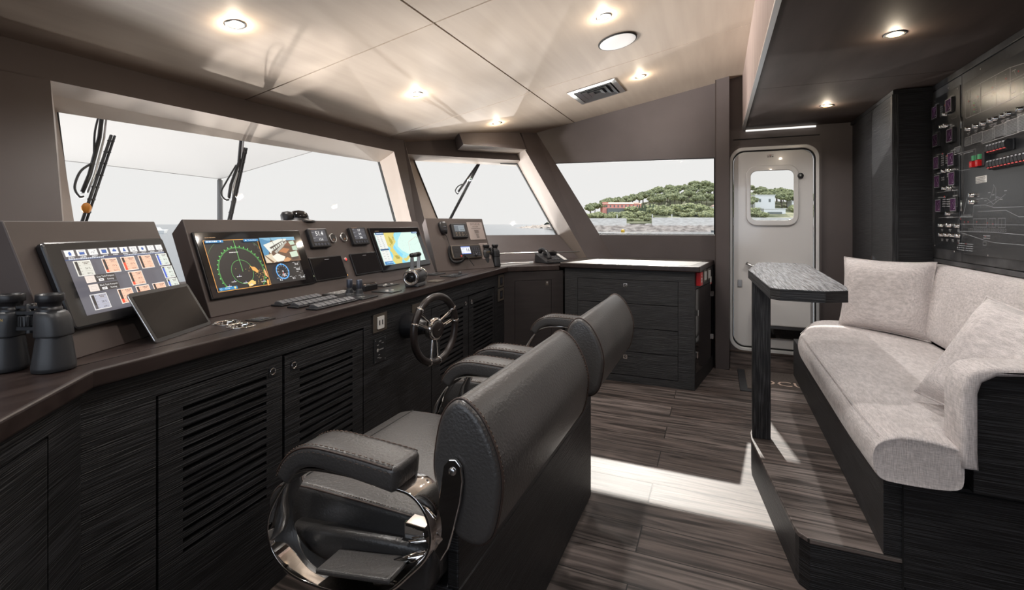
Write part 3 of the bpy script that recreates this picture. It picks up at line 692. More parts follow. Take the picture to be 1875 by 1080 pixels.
# compass dial and figures
gc = (ox + LW + (SW - LW) * .36, oy + SH * .235)
q.ring(*gc, .0345, .006, (70, 150, 215))
for i in range(12):
    a = R(30 * i); q.line([(gc[0] + .031 * math.cos(a), gc[1] + .031 * math.sin(a)), (gc[0] + .0375 * math.cos(a), gc[1] + .0375 * math.sin(a))], .0012, (235, 240, 245)); q.text(gc[0] + .0255 * math.cos(a), gc[1] + .0255 * math.sin(a), str((30 * i) % 360), .005, (220, 220, 220))
q.line([gc, (gc[0] + .001, gc[1] - .026)], .003, (220, 70, 60)); q.disc(*gc, .0045, (175, 178, 182)); q.text(gc[0] + .001, gc[1] - .0175, '182', .016, (240, 240, 240))
for u, v, t_, sz in ((.80, .36, '20.6', .0135), (.80, .245, '1022', .0135), (.84, .15, '---', .010), (.24, .055, '8.2', .0135), (.60, .055, '8.2', .0135), (.86, .055, '21.40', .0125)):
    q.text(ox + LW + (SW - LW) * u, oy + SH * v, t_, sz, (240, 240, 240)); q.dashes(ox + LW + (SW - LW) * u - .022, ox + LW + (SW - LW) * u - .008, oy + SH * v + .009, .0022, (205, 205, 205), int(u * 50 + v * 90)); q.dashes(ox + LW + (SW - LW) * u + .012, ox + LW + (SW - LW) * u + .018, oy + SH * v + .008, .0022, (205, 205, 205), 4)
q.dashes(ox, ox + .045, oy + SH + .006, .0022, (190, 150, 110), 9); q.ring(.262, -.108, .003, .0008, (190, 200, 160))
q.build('screen', D)

# chart display
D = device('chart_display', 'black screen showing a nautical chart in yellow and pale blue', 'display', FC, 1.155, .067, 1.752, .354, .012, BEZEL, .004)
m = MB(); m.prism(rrect(-.293, -.138, .293, .138, .004), .0122, .0135, GLOSSBLK); m.build('glass', D)
q = Canvas(1.0, w0=.0137); CW, CH = .505, .212; ox, oy = 1.19 - 1.4535, .104 - .2105
def qp(pts, col): q.poly([(ox + CW * u, oy + CH * v) for u, v in pts], col)
qp([(0, 0), (1, 0), (1, 1), (0, 1)], (198, 222, 212))
qp([(.18, 0), (.62, 0), (.55, .12), (.66, .16), (.60, .28), (.48, .4), (.42, .55), (.47, .75), (.62, 1), (.18, 1)], (150, 208, 216))
qp([(.18, 0), (.5, 0), (.42, .14), (.47, .28), (.38, .46), (.34, .62), (.40, .82), (.46, 1), (.18, 1)], (120, 195, 222))
land = [(.19, 1), (.45, 1), (.41, .93), (.40, .82), (.41, .70), (.33, .58), (.30, .50), (.33, .40), (.36, .30), (.40, .22), (.44, .15), (.40, .06), (.40, 0), (.24, 0), (.20, .12), (.25, .26), (.24, .36), (.21, .44), (.25, .50), (.19, .58)]
qp(land, (204, 190, 108)); qp([(.52, .04), (.6, .12), (.66, .2), (.6, .22), (.52, .14), (.44, .14), (.48, .04)], (204, 190, 108))
qp([(.28, .9), (.33, .78), (.34, .68), (.3, .6), (.27, .72)], (165, 150, 60)); qp([(.27, .26), (.34, .26), (.37, .14), (.30, .15)], (165, 150, 60)); qp([(.245, .62), (.28, .64), (.27, .56)], (175, 160, 70))
for i in range(60):
    u, v = rr.uniform(.44, .72), rr.uniform(.1, .95)
    if u < .72 - .25 * abs(v - .5): q.rect(ox + CW * u, oy + CH * v, ox + CW * u + .003, oy + CH * v + .0014, (70, 90, 100))
for i in range(14): q.disc(ox + CW * rr.uniform(.35, .38), oy + CH * rr.uniform(.70, .86), .0018, (45, 60, 60), 6)
for i in range(12): q.disc(ox + CW * rr.uniform(.34, .38), oy + CH * rr.uniform(.16, .26), .0018, (45, 60, 60), 6)
q.line([(ox + CW * u, oy + CH * v) for u, v in ((.95, .84), (.70, .66), (.66, .38), (.67, .30))], .0013, (200, 90, 80)); q.disc(ox + CW * .685, oy + CH * .26, .003, (190, 60, 60)); 
q.line([(ox + CW * u, oy + CH * v) for u, v in ((.98, .66), (.84, .56), (.72, .58), (.74, .4), (.8, .34))], .0007, (150, 165, 160)); q.line([(ox + CW * u, oy + CH * v) for u, v in ((.99, .46), (.9, .36), (.86, .2))], .0007, (160, 172, 168))
for u, v in ((.95, .90), (.96, .80), (.9, .95), (.93, .95)): q.disc(ox + CW * u, oy + CH * v, .003, (90, 105, 105), 8)
qp([(0, 0), (.18, 0), (.18, 1), (0, 1)], (214, 216, 212)); qp([(0, .93), (.18, .93), (.18, 1), (0, 1)], (58, 100, 140)); qp([(0, .44), (.18, .44), (.18, .49), (0, .49)], (45, 80, 115)); qp([(0, 0), (.18, 0), (.18, .1), (0, .1)], (60, 115, 165)); qp([(.85, .94), (1, .94), (1, 1), (.85, 1)], (50, 88, 130))
for i in range(8): q.text(ox + CW * .10, oy + CH * (.88 - .055 * i), ['182', '8.4', '20.6', '8.2', '157', '21.40', '8.4', '8.2'][i], .0095, (30, 32, 34)); q.dashes(ox + CW * .01, ox + CW * .045, oy + CH * (.895 - .055 * i), .002, (90, 92, 94), i)
for i in range(4): q.text(ox + CW * .10, oy + CH * (.39 - .075 * i), ['21.40', '13.6', '182', '8.2'][i], .0095, (30, 32, 34)); q.dashes(ox + CW * .01, ox + CW * .05, oy + CH * (.41 - .075 * i), .002, (90, 92, 94), i + 30)
q.dashes(ox + CW * .01, ox + CW * .15, oy + CH * .965, .004, (220, 230, 240), 8); q.dashes(ox + CW * .87, ox + CW * .98, oy + CH * .97, .004, (220, 230, 240), 18); q.dashes(ox + CW * .02, ox + CW * .16, oy + CH * .05, .008, (150, 190, 220), 28)
q.dashes(ox, ox + .04, oy + CH + .008, .0022, (170, 140, 110), 9); q.ring(.272, -.112, .003, .0008, (160, 170, 150))
q.build('screen', D)

# tank display on the wing panel
D = device('tank_display', 'large black screen showing orange and grey tank level tiles', 'display', FL, .052, .072, .494, .322, .022, BEZEL, .012, .006)
q = Canvas(1.0, w0=.0224); TW, THh = .376, .193; ox, oy = .098 - .273, .103 - .197
q.rect(ox, oy, ox + TW, oy + THh, (92, 90, 97)); q.rect(ox, oy + THh * .86, ox + TW, oy + THh, (84, 80, 82)); q.rect(ox, oy + THh * .835, ox + TW, oy + THh * .855, (62, 74, 108))
for i in range(10):
    u = ox + TW * (.018 + .0985 * i); q.rect(u, oy + THh * .895, u + TW * .078, oy + THh * .99, (222, 220, 218)); q.dashes(u + .006, u + TW * .065, oy + THh * .875, .0026, (225, 225, 225), i)
    b = (58, 92, 160); mu, mv = u + TW * .039, oy + THh * .94
    if i == 0: q.poly([(mu - .006, mv), (mu, mv + .006), (mu + .006, mv)], b); q.rect(mu - .004, mv - .006, mu + .004, mv, b)
    elif i in (1, 3): q.rect(mu - .008, mv - .005, mu + .008, mv + .002 + (i == 3) * .003, b); q.frame(mu - .008, mv - .005, mu + .008, mv + .006, .0008, (60, 60, 70))
    elif i == 2: q.line([(mu - .008, mv - .003), (mu - .003, mv + .002), (mu + .001, mv - .004), (mu + .005, mv + .005), (mu + .008, mv + .004)], .0008, (50, 50, 60))
    elif i == 4: q.rect(mu - .007, mv - .003, mu + .007, mv + .003, b); q.rect(mu - .003, mv + .003, mu + .003, mv + .006, b)
    elif i == 5: q.poly([(mu - .006, mv - .005), (mu + .006, mv - .005), (mu + .002, mv + .006), (mu - .002, mv + .006)], b)
    elif i == 6: q.line([(mu - .008, mv + .004), (mu + .008, mv + .004), (mu + .004, mv - .005), (mu - .004, mv - .005)], .001, (50, 50, 55), True)
    elif i == 7: q.disc(mu, mv, .005, b)
    else: q.ring(mu, mv, .005, .0009, (150, 148, 146))
q.dashes(ox + TW * .02, ox + TW * .32, oy + THh * .845, .003, (215, 220, 230), 3); q.dashes(ox + TW * .52, ox + TW * .97, oy + THh * .845, .003, (195, 200, 210), 13)
def tile(u, v, pct, l, kind, wd=.145, hh=.235):
    bgc = {'g': (206, 204, 194), 'o': (236, 184, 158), 'b': (206, 212, 204), 'v': (168, 168, 180)}[kind]; bar = {'g': (85, 82, 80), 'o': (228, 82, 56), 'b': (66, 92, 190), 'v': (85, 82, 84)}[kind]
    x, y, w_, h_ = ox + TW * u, oy + THh * v, TW * wd, THh * hh
    q.rect(x, y, x + w_, y + h_, (232, 228, 222)); q.rect(x + .0015, y + .0015, x + w_ - .0015, y + h_ - .0015, bgc)
    q.rect(x + w_ * .07, y + h_ * .05, x + w_ * .23, y + h_ * .95, (52, 48, 46)); q.rect(x + w_ * .07, y + h_ * .05, x + w_ * .23, y + h_ * (.05 + .9 * pct / 100), bar)
    for i in range(5): q.rect(x + w_ * .26, y + h_ * (.1 + .19 * i), x + w_ * .34, y + h_ * (.1 + .19 * i) + .001, (110, 100, 95))
    q.dashes(x + w_ * .5, x + w_ * .9, y + h_ * .87, .0026, (120, 108, 100), int(u * 90)); q.dashes(x + w_ * .55, x + w_ * .8, y + h_ * .78, .0026, (120, 108, 100), int(v * 70))
    q.text(x + w_ * .68, y + h_ * .46, '%d %%' % pct, .0085, (70, 62, 58)); q.text(x + w_ * .7, y + h_ * .13, l, .0075, (70, 62, 58))
    q.line([(x + w_ * .48, y + h_ * .68), (x + w_ * .95, y + h_ * .68)], .0005, (150, 135, 125)); q.line([(x + w_ * .48, y + h_ * .3), (x + w_ * .95, y + h_ * .3)], .0005, (150, 135, 125))
tile(.035, .575, 36, '831 L', 'g'); tile(.275, .575, 19, '2617 L', 'o'); tile(.455, .575, 60, '2228 L', 'o'); tile(.635, .575, 0, '0 L', 'o'); tile(.835, .59, 90, '1407 L', 'b', .135, .22)
tile(.46, .31, 24, '13189 L', 'o'); tile(.835, .345, 89, '2927 L', 'b', .135, .22); tile(.835, .11, 80, '1407 L', 'b', .135, .22)
tile(.03, .035, 28, '639 L', 'v'); tile(.275, .05, 29, '2910 L', 'o'); tile(.455, .05, 60, '2228 L', 'o'); tile(.635, .05, 24, '2617 L', 'o')
for v, t_ in ((.435, 'Grey Tank Pumpout'), (.30, 'Black Tank Pumpout')):
    x, y = ox + TW * .03, oy + THh * v; q.rect(x, y, x + TW * .27, y + THh * .115, (60, 56, 56)); q.rect(x + .001, y + .001, x + TW * .085, y + THh * .112, (218, 205, 196)); q.frame(x + .008, y + .006, x + TW * .085 - .008, y + THh * .112 - .006, .0006, (185, 172, 164))
    q.text(x + TW * .18, y + THh * .08, t_, .0072, (225, 222, 220)); q.text(x + TW * .215, y + THh * .03, 'Running', .0068, (225, 222, 220)); q.rect(x + TW * .11, y + THh * .012, x + TW * .155, y + THh * .05, (228, 224, 222)); q.rect(x + TW * .12, y + THh * .026, x + TW * .145, y + THh * .036, (80, 76, 76))
q.build('screen', D)

# two data repeaters
def repeater(u0, v0, u1, v1, rows, label):
    D = device('data_display', label, 'display', FC, u0, v0, u1, v1, .022, BLACK, .006, .004, 'square data displays')
    a, b = (u1 - u0) / 2, (v1 - v0) / 2; q = Canvas(1.0, w0=.0224); q.rect(-a * .74, -b * .42, a * .74, b * .82, (64, 65, 72))
    for v, t_, sz in rows: q.text(a * .05, b * v, t_, b * sz, (240, 240, 238)); q.dashes(-a * .7, -a * .5, b * v + b * .14, .002, (190, 190, 190), int(sz * 50 + v * 30))
    for v, _, _ in rows[1:]: q.line([(-a * .72, b * v + b * .23), (a * .72, b * v + b * .23)], .0006, (140, 140, 145))
    q.dashes(-a * .8, -a * .1, b * .9, .002, (150, 110, 80), 4); q.build('screen', D)
    m = MB()
    for i in range(5): m.prism(rrect(a * (-.78 + .33 * i), -b * .82, a * (-.55 + .33 * i), -b * .58, .002), .022, .0235, GREYMET)
    m.build('buttons', D)
repeater(.626, .246, .766, .349, [(.42, '51.4', .66), (-.2, '13.6', .36)], 'square black data display reading 51.4 beside the radar screen')
repeater(.959, .247, 1.108, .354, [(.62, '157', .34), (.2, '8.4', .34), (-.22, '236', .34)], 'square black data display reading 157 beside the chart screen')
for u, v, lab in ((.815, .298, 'round dark gauge beside the display reading 51.4'), (.907, .300, 'round dark gauge beside the display reading 157')):
    g_ = T('round_gauge', lab, 'gauge', FC @ Tr(u, v, .0005), 'round gauges between the data displays')
    m = MB(); m.lathe([(.026, 0), (.026, .008), (.0235, .010), (.0225, .007)], STEEL, 32); m.build('bezel', g_)
    m = MB(); m.lathe([(.001, .0068), (.0228, .0068)], BEZEL, 32); m.build('dial', g_)
    q = Canvas(.8, w0=.0072); q.line([(-.002, -.014), (.004, -.004)], .0012, (225, 150, 95)); q.line([(.006, -.013), (.002, -.004)], .0012, (225, 150, 95))
    for i in range(9):
        a = R(-30 + 30 * i); q.line([(.017 * math.cos(a), .017 * math.sin(a)), (.020 * math.cos(a), .020 * math.sin(a))], .0008, (130, 110, 95))
    q.build('needle', g_)
for (u0, v0, u1, v1), lab in (((.585, .072, .828, .197), 'dark switched-off small monitor under the display reading 51.4'), ((.905, .072, 1.148, .199), 'dark switched-off small monitor under the display reading 157')):
    D = device('small_monitor', lab, 'monitor', FC, u0, v0, u1, v1, .010, BEZEL, .004, .002, 'dark small monitors')
    a, b = (u1 - u0) / 2, (v1 - v0) / 2; m = MB(); m.prism(rrect(-a + .006, -b + .006, a - .006, b - .006, .003), .0102, .011, GLOSSBLK); m.build('glass', D)
    q = Canvas(w0=.0112); q.dashes(-.016, .016, b - .017, .004, (150, 150, 155), 5); q.build('lettering', D)
rb = T('red_button', 'small steel ringed red lit button between the dark monitors', 'button', FC @ Tr(.865, .171, .0005))
m = MB(); m.lathe([(.011, 0), (.011, .004), (.008, .006)], STEEL, 20); m.build('ring', rb); m = MB(); m.lathe([(.0075, .003), (.006, .0072), (.001, .008)], emit((225, 60, 60), 1.2), 16); m.build('lens', rb)
ol = T('pilot_lamp', 'tiny amber lit lamp at the corner of the left dark monitor', 'lamp', FC @ Tr(.835, .083, .0005))
m = MB(); m.lathe([(.0035, 0), (.003, .004), (.0005, .005)], emit((255, 180, 90), 2.5), 12); m.build('lens', ol)
# compass dome on the panel's top edge
cd = T('compass_dome', 'black domed compass on top of the centre instrument panel', 'compass', Matrix.Translation((1.915, 2.03, 1.312)) @ Rz(4.1))
m = MB(); m.lathe([(.085, 0), (.085, .006), (.052, .012), (.05, .02)], BLACK, 28); m.build('base', cd)
m = MB(); m.lathe([(.05, .018), (.050, .028), (.042, .045), (.027, .056), (.001, .06)], GLOSSBLK, 28); m.build('dome', cd); m = MB(); m.lathe([(.03, 0), (.034, .03), (.026, .045), (.001, .05)], BLACK, 20, Tr(-.055, .02, .004)); m.build('shade', cd)

# radio panel: handset, two radios, two placards
D = device('radio_telephone', 'wide radio set with lit screen reading 16 and keypad', 'radio', FR, .155, .086, .452, .196, .024, BRONZE, .014, .005)
m = MB(); m.prism(rrect(-.14, -.048, .14, .048, .01), .0242, .026, BLACK); m.build('face', D)
m = MB()
for i in range(7): m.box(-.128, -.07, .032 - .0115 * i, .036 - .0115 * i, .026, .0285, RUBBER)
m.build('speaker_grille', D)
q = Canvas(1.0, w0=.0264); q.rect(-.058, -.022, .032, .040, (214, 216, 224)); q.rect(-.058, -.022, .032, -.015, (90, 115, 190)); q.rect(-.058, .033, .032, .040, (120, 140, 200)); q.text(.006, .010, '16', .038, (25, 28, 32)); q.dashes(-.052, -.025, .02, .003, (90, 100, 120), 1); q.dashes(-.052, -.03, -.006, .003, (140, 150, 165), 2); q.build('screen', D)
m = MB()
for i in range(4):
    for j in range(5): m.box(.048 + .02 * i, .060 + .02 * i, .028 - .016 * j, .037 - .016 * j, .026, .0285, GREYMET)
m.build('keypad', D); m = MB(); m.lathe([(.011, .026), (.010, .038), (.001, .039)], BLACK, 18, Tr(.078, -.036, 0)); m.build('knob', D)
m = MB(); m.box(-.076, -.064, -.04, -.03, .026, .0285, emit((200, 50, 45), .8)); m.build('distress_key', D)
D = device('gps_unit', 'small square navigation unit with dim screen beside the plaque', 'display', FR, .207, .257, .359, .379, .022, BLACK, .01, .005)
q = Canvas(.8, w0=.0224); q.rect(-.05, -.008, .05, .046, (96, 104, 112)); q.rect(-.01, -.006, .048, .038, (136, 146, 152)); q.rect(-.048, .04, .05, .046, (140, 148, 156)); q.dashes(.0, .04, .005, .006, (60, 66, 72), 3); q.dashes(.0, .04, .022, .004, (70, 76, 82), 4); q.build('screen', D)
m = MB()
for i in range(3):
    for j in range(2): m.box(-.05 + .03 * i, -.034 + .03 * i, -.026 - .018 * j, -.016 - .018 * j, .022, .0245, BRONZE)
for i in range(4): m.box(.045 + .012 * math.cos(PI / 2 * i) - .003, .045 + .012 * math.cos(PI / 2 * i) + .003, -.033 + .012 * math.sin(PI / 2 * i) - .003, -.033 + .012 * math.sin(PI / 2 * i) + .003, .022, .0245, BRONZE)
m.build('buttons', D)
PLAQ = mk('plaque_metal', (.40, .345, .325, 1), .38, .35)
D = device('name_plaque', 'metal plaque headed OCULUS on the radio panel', 'plaque', FR, .384, .244, .545, .397, .003, PLAQ, .003, .0008)
q = Canvas(w0=.0033); K = (45, 38, 36); q.text(.002, .058, 'OCULUS', .026, K); q.dashes(-.03, .03, .036, .0045, K, 4); q.dashes(-.045, .05, .020, .0035, K, 5)
for i in range(4): q.dashes(-.022, .024, .004 - .008 * i, .0035, K, 20 + i); q.dashes(-.012, .016, -.032 - .009 * i, .0035, K, 30 + i)
q.build('lettering', D)
D = device('notice_plaque', 'pale printed notice partly beside the radio set', 'notice', FR, .458, .076, .548, .213, .002, PLAQ, .003, .0006)
q = Canvas(w0=.0023)
for i in range(13): q.dashes(-.036, -.026, .056 - .0095 * i, .0025, K, 60 + i); q.dashes(-.02, .006 + .03 * ((i * 7) % 5) / 5, .056 - .0095 * i, .0025, K, 40 + i)
q.build('lettering', D)
hm = T('radio_handset', 'black fist microphone hung on the radio panel with coiled cord', 'microphone', FR @ Tr(.133, .345, .0005))
m = MB(); lp = []
for z_, k in ((0, .8), (.006, .98), (.02, 1), (.03, .85), (.034, .5)):
    lp.append([(k * x, k * y, z_) for x, y in ((-.022, -.05), (-.031, -.02), (-.037, .02), (-.033, .042), (-.018, .052), (.018, .052), (.033, .042), (.037, .02), (.031, -.02), (.022, -.05))])
m.loft(lp, BLACK); m.build('handset_body', hm); m = MB(); m.box(-.012, .012, -.002, .004, .034, .0355, GREYMET)
for i in range(3): m.box(-.013 + .01 * i, -.007 + .01 * i, -.022, -.017, .032, .0355, GREYMET)
m.build('keys', hm)
m = MB(); m.tube(spline([(.0, -.05, .02), (.012, -.08, .018), (.02, -.12, .015), (.022, -.155, .015)], 6), .0025, BLACK, 6)
ax = spline([(.022, -.155, .014), (.006, -.185, .014), (.0, -.22, .014), (.004, -.262, .016), (.03, -.285, .018), (.075, -.285, .02), (.115, -.27, .02), (.142, -.235, .022)], 8)
pts = []; tot = len(ax) - 1
for i in range(tot * 7):
    t_ = i / 7; k = int(t_); fr_ = t_ - k; p = ax[k].lerp(ax[k + 1], fr_); d = (ax[k + 1] - ax[k]).normalized(); sd = V((-d.y, d.x, 0))
    a = 2 * PI * i / 7 * 1.02; pts.append(p + sd * .0085 * math.cos(a) + V((0, 0, .0085)) * math.sin(a))
m.tube(pts, .0022, BLACK, 5); m.tube(spline([(.142, -.235, .022), (.135, -.228, .026), (.126, -.226, .027)], 5), .0025, BLACK, 6)
m.build('coiled_cord', hm)
dc = MB(); dc.tube(spline([(.122, -.232, .027), (.15, -.26, .036), (.178, -.30, .034), (.198, -.328, .03)], 6), .003, BLACK, 6); dc.build('lead', hm)

# ------------------------------------------------------------------ things on and in the worktop
def on(s_, w_, rot=0): return WT @ Tr(s_, w_, .0006) @ Rz(rot)
# rocker switch rows
row0 = None
for k, (s0, w0, lab) in enumerate(((.872, .268, 'row of dark rocker switches closest to the sloping instrument panel'), (.858, .168, 'middle row of dark rocker switches on the worktop'), (.848, .062, 'row of dark rocker switches along the worktop edge'))):
    if row0 is None:
        row0 = T('switch_row', lab, 'switch panel', on(s0, w0), 'rows of rocker switches')
        m = MB(); m.box(-.012, .262, -.006, .052, 0, .007, BLACK); m.build('base', row0, bevel=.002)
        rk = MB(); pr = [(-.001, .006), (.046, .006), (.047, .012), (.036, .021), (.022, .0205), (.008, .016), (-.001, .013)]
        rk.prism(pr, .001, .0275, STAND, frame((0, 0, 0), (0, 1, 0), (0, 0, 1)))
        r0 = rk.build('rocker', row0, bevel=.002); q = Canvas(w0=0)
        for i in range(1, 8):
            d = dup(r0, Tr(.0312 * i, 0, 0), row0)
        mk_ = MB()
        for i in range(8): mk_.box(.0312 * i + .009, .0312 * i + .019, .024, .0255, .0207, .0213, ink((190, 188, 182)))
        mk_.build('lettering', row0)
    else: dup(row0, on(s0, w0), None, lab)
# joystick panel and its neighbours
jp = T('joystick_panel', 'flat black panel with two upright joysticks on the worktop', 'joystick', on(1.19, .135))
m = MB(); m.prism(rrect(-.065, -.09, .065, .09, .006), 0, .006, PANELBLK); m.build('plate', jp, bevel=.0015)
for y_ in (.062, .005):
    m = MB(); m.lathe([(.024, .006), (.022, .012), (.018, .016), (.02, .02), (.015, .025), (.017, .029), (.012, .034), (.011, .04)], RUBBER, 20, Tr(.04, y_, 0)); j = m.build('boot', jp)
    m = MB(); m.lathe([(.013, .04), (.0145, .043), (.0145, .078), (.0125, .081), (.001, .0815)], GREYMET, 20, Tr(.04, y_, 0)); m.build('stick', j)
q = Canvas(w0=.0062)
for i in range(4): q.disc(-.02 + .016 * (i % 2), -.055 + .016 * (i // 2), .005, (190, 188, 182), 10)
q.build('buttons', jp)
kp = T('keypad_panel', 'low black keypad panel behind the joysticks', 'keypad', on(1.275, .278))
m = MB(); m.box(-.085, .075, -.05, .05, 0, .006, PANELBLK); m.build('plate', kp, bevel=.0015)
m = MB()
for i in range(4):
    for j in range(3): m.box(-.06 + .032 * i, -.036 + .032 * i, -.03 + .026 * j, -.012 + .026 * j, .006, .009, ink((150, 148, 145)))
m.build('keys', kp)
bb = T('control_box', 'black box with bright chrome lid standing behind the joysticks', 'control box', on(1.435, .265))
m = MB(); m.prism(rrect(-.06, -.055, .06, .055, .012), 0, .028, BLACK); m.build('housing', bb, bevel=.003)
m = MB(); m.prism(rrect(-.058, -.05, .058, .05, .014), .028, .036, CHROME); m.build('lid', bb, bevel=.004)
for s_, w_, a, b, lab in ((1.415, .105, .048, .062, 'thin black control plate in front of the chrome lidded box'), (1.635, .255, .075, .045, 'thin black control plate behind the throttle lever')):
    p_ = T('control_plate', lab, 'control panel', on(s_, w_), 'thin control plates')
    m = MB(); m.box(-a, a, -b, b, 0, .004, PANELBLK); m.build('plate', p_, bevel=.001)
    m = MB()
    for i in range(3): m.lathe([(.009, .004), (.008, .008), (.001, .0085)], ink((165, 162, 158)), 14, Tr(-a * .5 + a * .5 * i, (-.3 + .3 * (i % 2)) * b, 0))
    m.build('buttons', p_)
lp_ = T('lock_plate', 'small flat dark plate beside the two chrome cup holders', 'control panel', on(.618, .124))
m = MB(); m.box(-.036, .036, -.036, .036, 0, .003, PANELBLK); m.build('plate', lp_, bevel=.001)
m = MB()
for i in range(3): m.box(-.024 + .018 * i, -.014 + .018 * i, -.02, .02, .003, .005, STAND)
m.build('keys', lp_)
# throttle
th = T('throttle', 'black and chrome throttle head with looped lever handle', 'throttle', on(1.675, .085, 8))
CX = frame((0, 0, 0), (0, 1, 0), (0, 0, 1))
m = MB(); m.box(-.062, .062, -.04, .04, 0, .02, STAND); m.build('base', th, bevel=.006)
m = MB(); m.lathe([(.001, -.068), (.042, -.068), (.044, -.062), (.044, .062), (.042, .068), (.001, .068)], RUBBER, 32, Tr(0, 0, .054) @ CX); m.build('drum', th)
for sg in (-1, 1):
    m = MB(); m.lathe([(.030, .0685 * sg), (.044, .066 * sg), (.046, .070 * sg), (.044, .078 * sg), (.034, .080 * sg), (.031, .074 * sg), (.001, .073 * sg)], CHROME, 32, Tr(0, 0, .054) @ CX); d = m.build('end_ring', th)
    m = MB(); m.lathe([(.001, .0745 * sg), (.028, .0745 * sg), (.029, .072 * sg)], GLOSSBLK, 28, Tr(0, 0, .054) @ CX); m.build('end_cap', d)
    m = MB(); m.hexa([V((.046 * sg - .006, -.012, .09)), V((.046 * sg + .006, -.012, .09)), V((.046 * sg + .006, .012, .09)), V((.046 * sg - .006, .012, .09))],
                     [V((.05 * sg - .005, -.009, .175)), V((.05 * sg + .005, -.009, .175)), V((.05 * sg + .005, .009, .175)), V((.05 * sg - .005, .009, .175))], STEEL); m.build('lever', th, bevel=.003)
    m = MB(); m.lathe([(.001, .002 * sg), (.013, .002 * sg), (.0135, .05 * sg), (.012, .062 * sg), (.001, .063 * sg)], BLACK, 20, Tr(0, 0, .178) @ CX); m.build('grip', th)
m = MB(); m.lathe([(.036, .088), (.038, .096), (.034, .100), (.001, .101)], CHROME, 28); m.build('top_cap', th)
for s_, w_, a, b, lab, kn in ((2.25, .115, .10, .06, 'black control panel with a knob in front of the radio panel', 1), (2.28, .28, .08, .045, 'low dark control panel under the hanging microphone', 0), (1.905, .075, .05, .035, 'thin bare plate beside the throttle', 0)):
    p_ = T('control_plate', lab, 'control panel', on(s_, w_)); m = MB(); m.box(-a, a, -b, b, 0, .005, PANELBLK if b > .04 else BRONZE); m.build('plate', p_, bevel=.001)
    if kn: m = MB(); m.lathe([(.011, .005), (.010, .022), (.001, .023)], BLACK, 18, Tr(.05, -.02, 0)); m.build('knob', p_)
    if b > .04:
        m = MB()
        for i in range(5): m.box(-a * .8 + a * .26 * i, -a * .65 + a * .26 * i, -.02, .02, .005, .008, STAND)
        m.build('keys', p_)
# tablet
tp0 = V((.917, 1.534, ZW + .001)); te = V((.9135, .407, 0)).normalized(); tn = V((-te.y, te.x, 0))
tup = (V((0, 0, 1)) * math.cos(R(31)) + tn * math.sin(R(31)))
TB = T('tablet', 'thin black tablet computer leaning on a folded grey stand', 'tablet', frame(tp0, te, tup))
m = MB(); m.prism(rrect(0, 0, .275, .171, .012), -.006, 0, STEEL); m.build('back', TB, bevel=.002)
m = MB(); m.prism(rrect(.001, .001, .274, .170, .0115), 0.0001, .0008, BEZEL); m.build('bezel', TB)
m = MB(); m.prism(rrect(.012, .012, .263, .158, .002), .0009, .0012, GLOSSBLK); m.build('screen', TB)
m = MB(); TI = TB.matrix_local.inverted()
a1, a2 = TI @ (tp0 + tup * .10 - tup.cross(te) * .0), TI @ (tp0 + te * .275 + tup * .10); g1, g2 = TI @ (tp0 + tn * .125 - te * .0), TI @ (tp0 + te * .275 + tn * .125)
d_ = V((0, 0, -.007)); m.hexa([a1 + d_, a2 + d_, g2, g1], [a1 + d_ * 1.5, a2 + d_ * 1.5, g2 + V((0, .003, -.003)), g1 + V((0, .003, -.003))], STAND); m.build('stand', TB)
m = MB(); m.prism([(.135 + .0025 * math.cos(t * PI / 6), .1645 + .0025 * math.sin(t * PI / 6)) for t in range(12)], .0008, .0011, GREYMET); m.build('camera_lens', TB)
# binoculars
def binoculars(label, M):
    b = T('binoculars', label, 'binoculars', M, 'binoculars on the worktop')
    for k, sg in enumerate((-1, 1)):
        x = .057 * sg
        m = MB(); m.lathe([(.036, 0), (.0415, .002), (.042, .012), (.0395, .03), (.0345, .07), (.032, .088)], RUBBER, 32, Tr(x, 0, 0)); m.build('objective_tube', b)
        lo = []
        for z_, hx, ox_, hy in ((.083, .0325, 0, .0325), (.086, .0338, 0, .0335), (.088, .0338, 0, .0335), (.1, .0335, -.001, .033), (.118, .0325, -.003, .032), (.130, .031, -.005, .0305), (.139, .0285, -.007, .028), (.143, .025, -.009, .025), (.1445, .02, -.010, .02)):
            lo.append([(x + sg * ox_ + px * hx, py * hy, z_) for px, py in rrect(-1, -1, 1, 1, .75, 5)])
        m = MB(); m.loft(lo, RUBBER); m.build('prism_housing', b)
        m = MB(); m.lathe([(.0235, .143), (.0235, .151), (.0215, .152), (.0215, .158), (.0225, .159), (.0225, .165), (.0262, .1665), (.0272, .168), (.0272, .183), (.0262, .1845), (.021, .184), (.018, .178), (.001, .177)], BLACK, 28, Tr(x - sg * .010, 0, 0)); m.build('eyepiece', b)
    m = MB(); m.box(-.03, .03, -.012, .012, .098, .106, BLACK); m.box(-.03, .03, -.012, .012, .136, .144, BLACK); m.box(-.048, .048, -.008, .008, .15, .156, BLACK); m.lathe([(.009, .09), (.009, .16), (.001, .161)], BLACK, 16); m.build('bridge', b)
    m = MB(); m.lathe([(.014, .108), (.0155, .110)] + [(.0155, .132), (.014, .134)], BLACK, 24, Tr(0, -.006, 0))
    for i in range(16):
        a = 2 * PI * i / 16; m.box(-.0015, .0015, .0148, .0175, .110, .132, RUBBER, Tr(0, -.006, 0) @ Matrix.Rotation(a, 4, 'Z'))
    m.build('focus_wheel', b)
    q = Canvas(w0=0); q.text(0, 0, 'ACULON', .0095, (205, 170, 90)); q.build('lettering', b, M=frame((-.050, -.0352, .127), (1, 0, 0), (0, 0, 1)))
    return b
